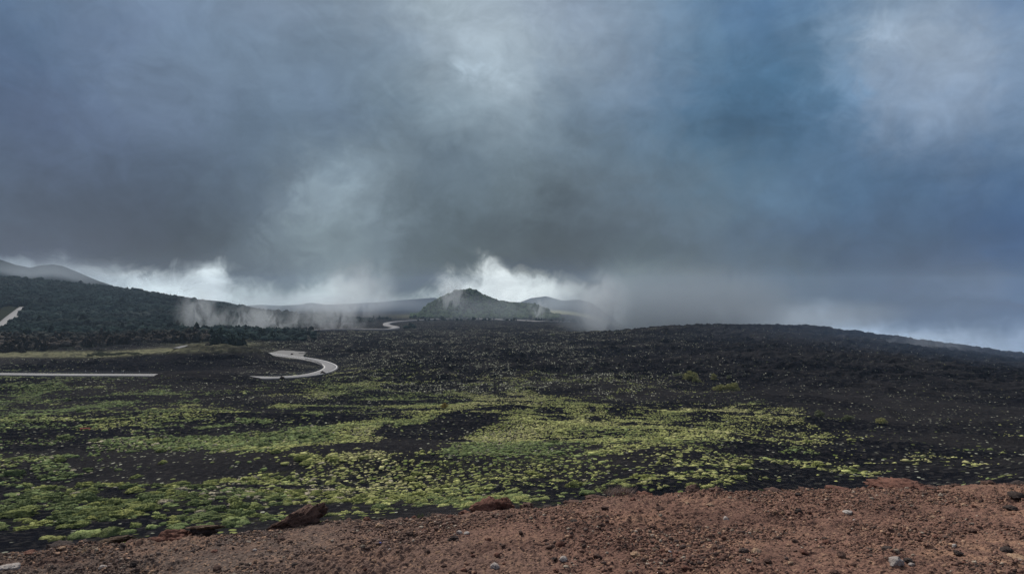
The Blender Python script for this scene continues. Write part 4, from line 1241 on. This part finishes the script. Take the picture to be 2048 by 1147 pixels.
# loose stones: 230 individuals of 3 to 7 cm
mats4 = {'rust red': mat_scoria_red, 'dark brown': mat_scoria, 'black': mat_black, 'buff': mat_buff}
sm = {}
for kk in range(6):
    V, Fc = ico(3); V = V.copy(); V *= (1 + n3(V, 1.2, 70 + kk, 3) * 0.4 + n3(V, 4, 80 + kk, 3) * 0.16)[:, None]
    for nm, m_ in mats4.items():
        sm[(kk, nm)] = mesh_np('stone', V, Fc, False, m_)
def front_zone(px, py):
    a = 'left' if px < 420 else ('left of middle' if px < 860 else ('middle' if px < 1250 else ('right of middle' if px < 1650 else 'right')))
    b = 'near the rim' if py < rim_py(px) + 45 else ('at the bottom edge' if py > 1105 else 'halfway down')
    return b + ' in the ' + a + ' foreground'
cnt = 0
while cnt < 190:
    px, py = rng.uniform(0, 2048), rng.uniform(965, 1150)
    if py < rim_py(px) + 6: continue
    if px < 900 and rng.random() < 0.3: continue
    x, Y, z = at(px, py)
    sz = float(np.clip(rng.lognormal(math.log(0.019), 0.35), 0.012, 0.045))
    nm = rng.choice(['rust red', 'dark brown', 'black', 'buff'], p=[0.42, 0.38, 0.10, 0.10])
    o = obj('stone', sm[(int(rng.integers(0, 6)), nm)])
    o.location = (x, Y, z + sz * 0.3); o.scale = (sz * rng.uniform(0.9, 1.4), sz * rng.uniform(0.8, 1.1), sz * rng.uniform(0.55, 0.85))
    o.rotation_euler = (rng.uniform(-.3, .3), rng.uniform(-.3, .3), rng.uniform(0, 6.28))
    zn = front_zone(px, py); sw = 'fist-sized' if sz > 0.022 else 'egg-sized'
    o['label'] = '%s %s cinder stone %s' % (sw, nm, zn); o['category'] = 'stone'; o['group'] = '%s %s cinder stones %s' % (sw, nm, zn)
    cnt += 1

# low outcrops that break the line of the rim
for k, px in enumerate((60, 265, 480, 560, 700, 735, 800, 880, 930, 1055, 1150, 1195, 1290, 1340, 1385, 1430, 1490, 1610, 1740, 1865, 1910, 1975)):
    x, Y, z = at(px, rim_py(px) + 5); s = Y / F
    w = rng.uniform(9, 22)
    rock('outcrop', (x, Y, z - 0.5 * s), (w * s, w * 0.7 * s, w * rng.uniform(0.3, 0.5) * s), mat_scoria if px % 3 else mat_scoria_red,
         'low crumbly %s outcrop on the rim by the %s' % ('dark' if px % 3 else 'rusty', cush_zone(px, rim_py(px)).replace('right behind the ', '')), 400 + k, 4, 0.45, rng.uniform(0, 3), detail=0.3, cuts=1, cat='rock', group='low outcrops along the rim')
# gravel
def peb(sub, seed):
    V, Fc = ico(sub); V = V.copy(); r = np.random.default_rng(seed)
    V *= (1 + r.normal(0, 0.17, (len(V), 1))); V[:, 2] *= 0.75
    return V, Fc
n = 330000
Yg = np.sqrt(rng.uniform(3.9 ** 2, 13.0 ** 2, n)); pxg = rng.uniform(-150, 2200, n); xg = (pxg - 1024) / F * Yg
_, yr = slope_z(xg, Yg)
lump = fbm(xg / 0.7, Yg / 0.7, 3, 200)
ok = (Yg < yr + 0.5) & (rng.uniform(0, 1, n) < np.clip(0.42 + 1.9 * lump, 0.06, 1))
xg, Yg, pxg, lump = xg[ok], Yg[ok], pxg[ok], lump[ok]
zg = cinder_at(xg, Yg)
sg = np.clip(rng.lognormal(math.log(0.0060), 0.50, len(xg)) * (1 + 0.5 * np.clip(lump, 0, 1)), 0.004, 0.020)
redg = np.clip(sstep(pxg, 350, 1350) + 0.35 * fbm(xg / 1.3, Yg / 1.3, 3, 260), 0, 1)[:, None]
tg = np.array([0.180, 0.104, 0.080]) * redg + np.array([0.125, 0.095, 0.082]) * (1 - redg)
q = rng.uniform(0, 1, len(xg))
tg = np.where((q < 0.24)[:, None], np.array([0.085, 0.060, 0.052]), tg)
tg = np.where(((q > 0.30) & (q < 0.42))[:, None], np.array([0.30, 0.19, 0.13]), tg)
tg = np.where(((q > 0.42) & (q < 0.46))[:, None], np.array([0.30, 0.25, 0.20]), tg)
tg = tg * rng.uniform(0.6, 1.45, (len(xg), 1))
big = sg > 0.0125
P = np.stack([xg, Yg, zg + sg * 0.25], 1); S = sg[:, None] * rng.uniform(0.7, 1.35, (len(xg), 3)); Rz = rng.uniform(0, 6.28, len(xg))
V1, F1, C1 = instance([peb(2, s) for s in range(8)], P[big], Rz[big], S[big], tg[big])
V2, F2, C2 = instance([peb(1, 20 + s) for s in range(8)], P[~big], Rz[~big], S[~big], tg[~big])
print('gravel', big.sum(), (~big).sum())
me = mesh_np('gravel', np.concatenate([V1, V2]), np.concatenate([F1, F2 + len(V1)]), False, mat_gravel, {'tint': np.concatenate([C1, C2])})
obj('gravel', me, kind='stuff', label='loose red and dark volcanic gravel over the cinder slope', category='gravel')

# dry tufts and twigs
def tuft(name, px, py, w_px, h_px, n, mat, label, seed, spread=0.8, cat='grass tuft', curve=0.4):
    x, Y, z = at(px, py); s = Y / F
    r = np.random.default_rng(seed); V, Fq = [], []
    for k in range(n):
        b = np.array([r.normal(0, w_px * s * 0.28), r.normal(0, w_px * s * 0.15), 0])
        a = r.uniform(0, 6.28); ln = h_px * s * r.uniform(0.5, 1.1)
        d = np.array([math.cos(a) * spread * r.random(), math.sin(a) * spread * r.random(), 1.0])
        wv = np.array([-math.sin(a), math.cos(a), 0]) * max(0.0016, 0.2 * s)
        p1 = b + d * ln * 0.5; p2 = b + d * ln + np.array([math.cos(a), math.sin(a), -0.5]) * ln * curve * r.random()
        o_ = len(V)
        V += [b - wv, b + wv, p1 + wv * 0.8, p1 - wv * 0.8, p2 + wv * 0.3, p2 - wv * 0.3]
        Fq += [[o_, o_ + 1, o_ + 2, o_ + 3], [o_ + 3, o_ + 2, o_ + 4, o_ + 5]]
    o = obj(name, mesh_np(name, np.array(V), np.array(Fq), False, mat)); o.location = (x, Y, z - 0.005)
    o['label'] = label; o['category'] = cat
tuft('dry_tuft', 178, 1098, 34, 16, 60, mat_dry, 'straw coloured dry tuft on the cinder at lower left', 1, 1.3)
tuft('dead_bush', 1240, 980, 56, 15, 420, mat_deadbush, 'greyish pink dead twiggy bush on the rim right of middle', 2, 1.2, 'bush')
tuft('grass_tuft', 841, 1020, 16, 11, 26, mat_grass, 'small green grass tuft on the rim left of the knobbly boulder', 3, 0.5)
tuft('dry_tuft', 452, 1050, 10, 9, 12, mat_dry, 'few dry stalks standing on the rim right of the slab', 4, 0.4)
tuft('dry_tuft', 870, 1014, 40, 10, 30, mat_dry, 'dry stalks along the rim just left of the knobbly boulder', 5, 0.5)
tuft('dry_tuft', 1580, 975, 46, 7, 40, mat_dry, 'short dry grass on the rim between the two red humps', 6, 0.5)
tuft('grass_tuft', 1130, 1010, 30, 6, 50, mat_dry, 'pale low tuft on the cinder right of the black stone', 7, 1.3)
tuft('dry_tuft', 395, 1080, 30, 7, 40, mat_dry, 'thin dry tuft below the slab with the hollow', 8, 1.4)
# litter
for px, py, ln, m_, lab in ((1339, 1104, 8, mat_white, 'thin white scrap of litter on the red cinder'), (762, 1087, 3, mat_blue, 'tiny blue scrap of litter on the brown cinder')):
    x, Y, z = at(px, py); s = Y / F
    V_, F_ = boxes([((0, 0, 0), (ln * s * 0.5, 0.005, 0.004), 0), ((ln * s * 0.25, 0.001, 0.001), (ln * s * 0.2, 0.0055, 0.0045), 0)])
    o = obj('litter', mesh_np('litter', V_, F_, False, m_)); o.location = (x, Y, z + 0.02); o.rotation_euler = (0, 0.5, 0.7)
    o['label'] = lab; o['category'] = 'litter'

# ------------------------------------------------------------------ air: haze and drifting mist
hz = bpy.data.materials.new('haze'); hz.use_nodes = True
t = hz.node_tree; t.nodes.remove(t.nodes['Principled BSDF'])
pv = t.nodes.new('ShaderNodeVolumePrincipled'); pv.inputs['Density'].default_value = HAZE_D
pv.inputs['Color'].default_value = (0.35, 0.46, 0.61, 1); pv.inputs['Anisotropy'].default_value = 0.2
t.links.new(pv.outputs[0], t.nodes['Material Output'].inputs['Volume'])
zmin = float(zz.min()) + EYE
V_, F_ = boxes([((0, BOX_FAR / 2 - 400, (zmin - 1 + BOX_TOP) / 2), (BOX_FAR * 1.1, BOX_FAR / 2 + 500, (BOX_TOP - zmin + 1) / 2), 0)])
obj('haze', mesh_np('haze', V_, F_, False, hz), kind='stuff', label='thin blue haze in the air over the whole plain', category='haze')

def mist(px, py, Y, half, dens, seed, thr=0.48, scale=0.02, label='', color=(0.80, 0.84, 0.88), stretch=1.0, low=False, soft=0.13, g=0.2):
    m = bpy.data.materials.new('mist'); m.use_nodes = True
    t = m.node_tree; t.nodes.remove(t.nodes['Principled BSDF'])
    pv = t.nodes.new('ShaderNodeVolumePrincipled')
    pv.inputs['Color'].default_value = (*color, 1); pv.inputs['Anisotropy'].default_value = g
    tc = t.nodes.new('ShaderNodeTexCoord'); g = t.nodes.new('ShaderNodeNewGeometry')
    ln = t.nodes.new('ShaderNodeVectorMath'); ln.operation = 'LENGTH'; t.links.new(tc.outputs['Object'], ln.inputs[0])
    fall = mapr(ln.outputs['Value'], 0.2, 1.0, 1.0, 0.0, tree=t)
    if low:
        sz = t.nodes.new('ShaderNodeSeparateXYZ'); t.links.new(tc.outputs['Object'], sz.inputs[0])
        fall = mth('MULTIPLY', mapr(ln.outputs['Value'], 0.62, 1.0, 1.0, 0.0, tree=t), mapr(sz.outputs[2], -0.8, 0.72, 1.0, 0.0, tree=t), tree=t)
    ad = t.nodes.new('ShaderNodeVectorMath'); ad.operation = 'ADD'; t.links.new(g.outputs['Position'], ad.inputs[0]); ad.inputs[1].default_value = (seed * 91.0, seed * 57.0, 0)
    sv_ = scaled(ad.outputs[0], 1, 0.6, stretch, tree=t)
    nz = nois(sv_, scale, 6, 0.65, 0.8, tree=t)
    k = mapr(mth('ADD', nz, mth('MULTIPLY', mth('SUBTRACT', fall, 1.0), 0.30 if low else 0.20, tree=t), tree=t), thr, thr + soft, 0.0, 1.0, tree=t)
    d = mth('MULTIPLY', mth('MULTIPLY', k, fall, tree=t), dens, tree=t)
    t.links.new(d, pv.inputs['Density'])
    t.links.new(pv.outputs[0], t.nodes['Material Output'].inputs['Volume'])
    V, Fc = ico(3)
    o = obj('mist', mesh_np('mist', V, Fc, False, m), kind='stuff', label=label, category='mist')
    o.location = ((px - 1024) / F * Y, Y, -(py - HZ) / F * Y + EYE)
    o.scale = half
    return o
GREY = (0.52, 0.58, 0.64)
mist(1345, 598, 790, (160, 65, 72), 0.032, 1, 0.43, 0.036, 'thick grey curtain of cloud coming down onto the dark ridge', GREY, 0.55, True, 0.18, -0.1)
mist(1208, 608, 690, (34, 18, 42), 0.055, 12, 0.45, 0.06, 'bright ragged left edge of the cloud touching the ridge', (0.70, 0.75, 0.80), 0.5, False, 0.2)
mist(90, 548, 2600, (420, 70, 75), 0.0045, 21, 0.30, 0.008, 'thin veil of haze before the bare hills at far left', (0.75, 0.83, 0.92), 1.0, False, 0.3)
mist(640, 606, 3600, (760, 90, 62), 0.0065, 22, 0.30, 0.006, 'pale veil of haze before the hills on the horizon', (0.78, 0.86, 0.94), 1.0, False, 0.3)
mist(1120, 604, 3300, (240, 90, 62), 0.0060, 24, 0.30, 0.006, 'pale veil of haze before the hills right of the cone', (0.78, 0.86, 0.94), 1.0, False, 0.3)
mist(985, 618, 1450, (210, 40, 42), 0.0045, 23, 0.34, 0.020, 'thin veil of mist in front of the tree-covered cone', (0.75, 0.83, 0.90), 1.0, False, 0.3)
mist(1560, 622, 900, (190, 70, 34), 0.016, 7, 0.42, 0.020, 'low grey cloud lying behind the dark ridge', GREY, 0.8, True, 0.25)
mist(402, 630, 700, (32, 16, 34), 0.034, 2, 0.49, 0.085, 'thin white wisp of mist climbing the wooded slope', stretch=0.6)
mist(520, 642, 760, (66, 22, 25), 0.032, 9, 0.51, 0.075, 'white mist drifting along the edge of the wood', stretch=0.7)
mist(655, 632, 900, (74, 24, 34), 0.026, 8, 0.51, 0.060, 'pale wisps of mist over the lava right of the wood', stretch=0.55)
mist(720, 580, 1500, (105, 60, 90), 0.010, 3, 0.46, 0.025, 'faint veil of mist hanging left of the cone', stretch=0.45)
mist(905, 592, 1560, (46, 18, 44), 0.034, 4, 0.50, 0.060, 'small wisp of mist on the top of the tree-covered cone', stretch=0.5)
mist(1082, 620, 1500, (34, 14, 30), 0.040, 5, 0.51, 0.065, 'small wisp of mist at the right foot of the cone', stretch=0.5)
mist(1850, 690, 500, (52, 16, 12), 0.014, 6, 0.52, 0.10, 'low wisp of mist creeping over the right ridge', stretch=1.2)
mist(1960, 705, 470, (260, 150, 62), 0.0009, 31, 0.25, 0.010, 'blue-grey rain haze over the right slope', (0.36, 0.52, 0.80), 1.0, False, 0.3)
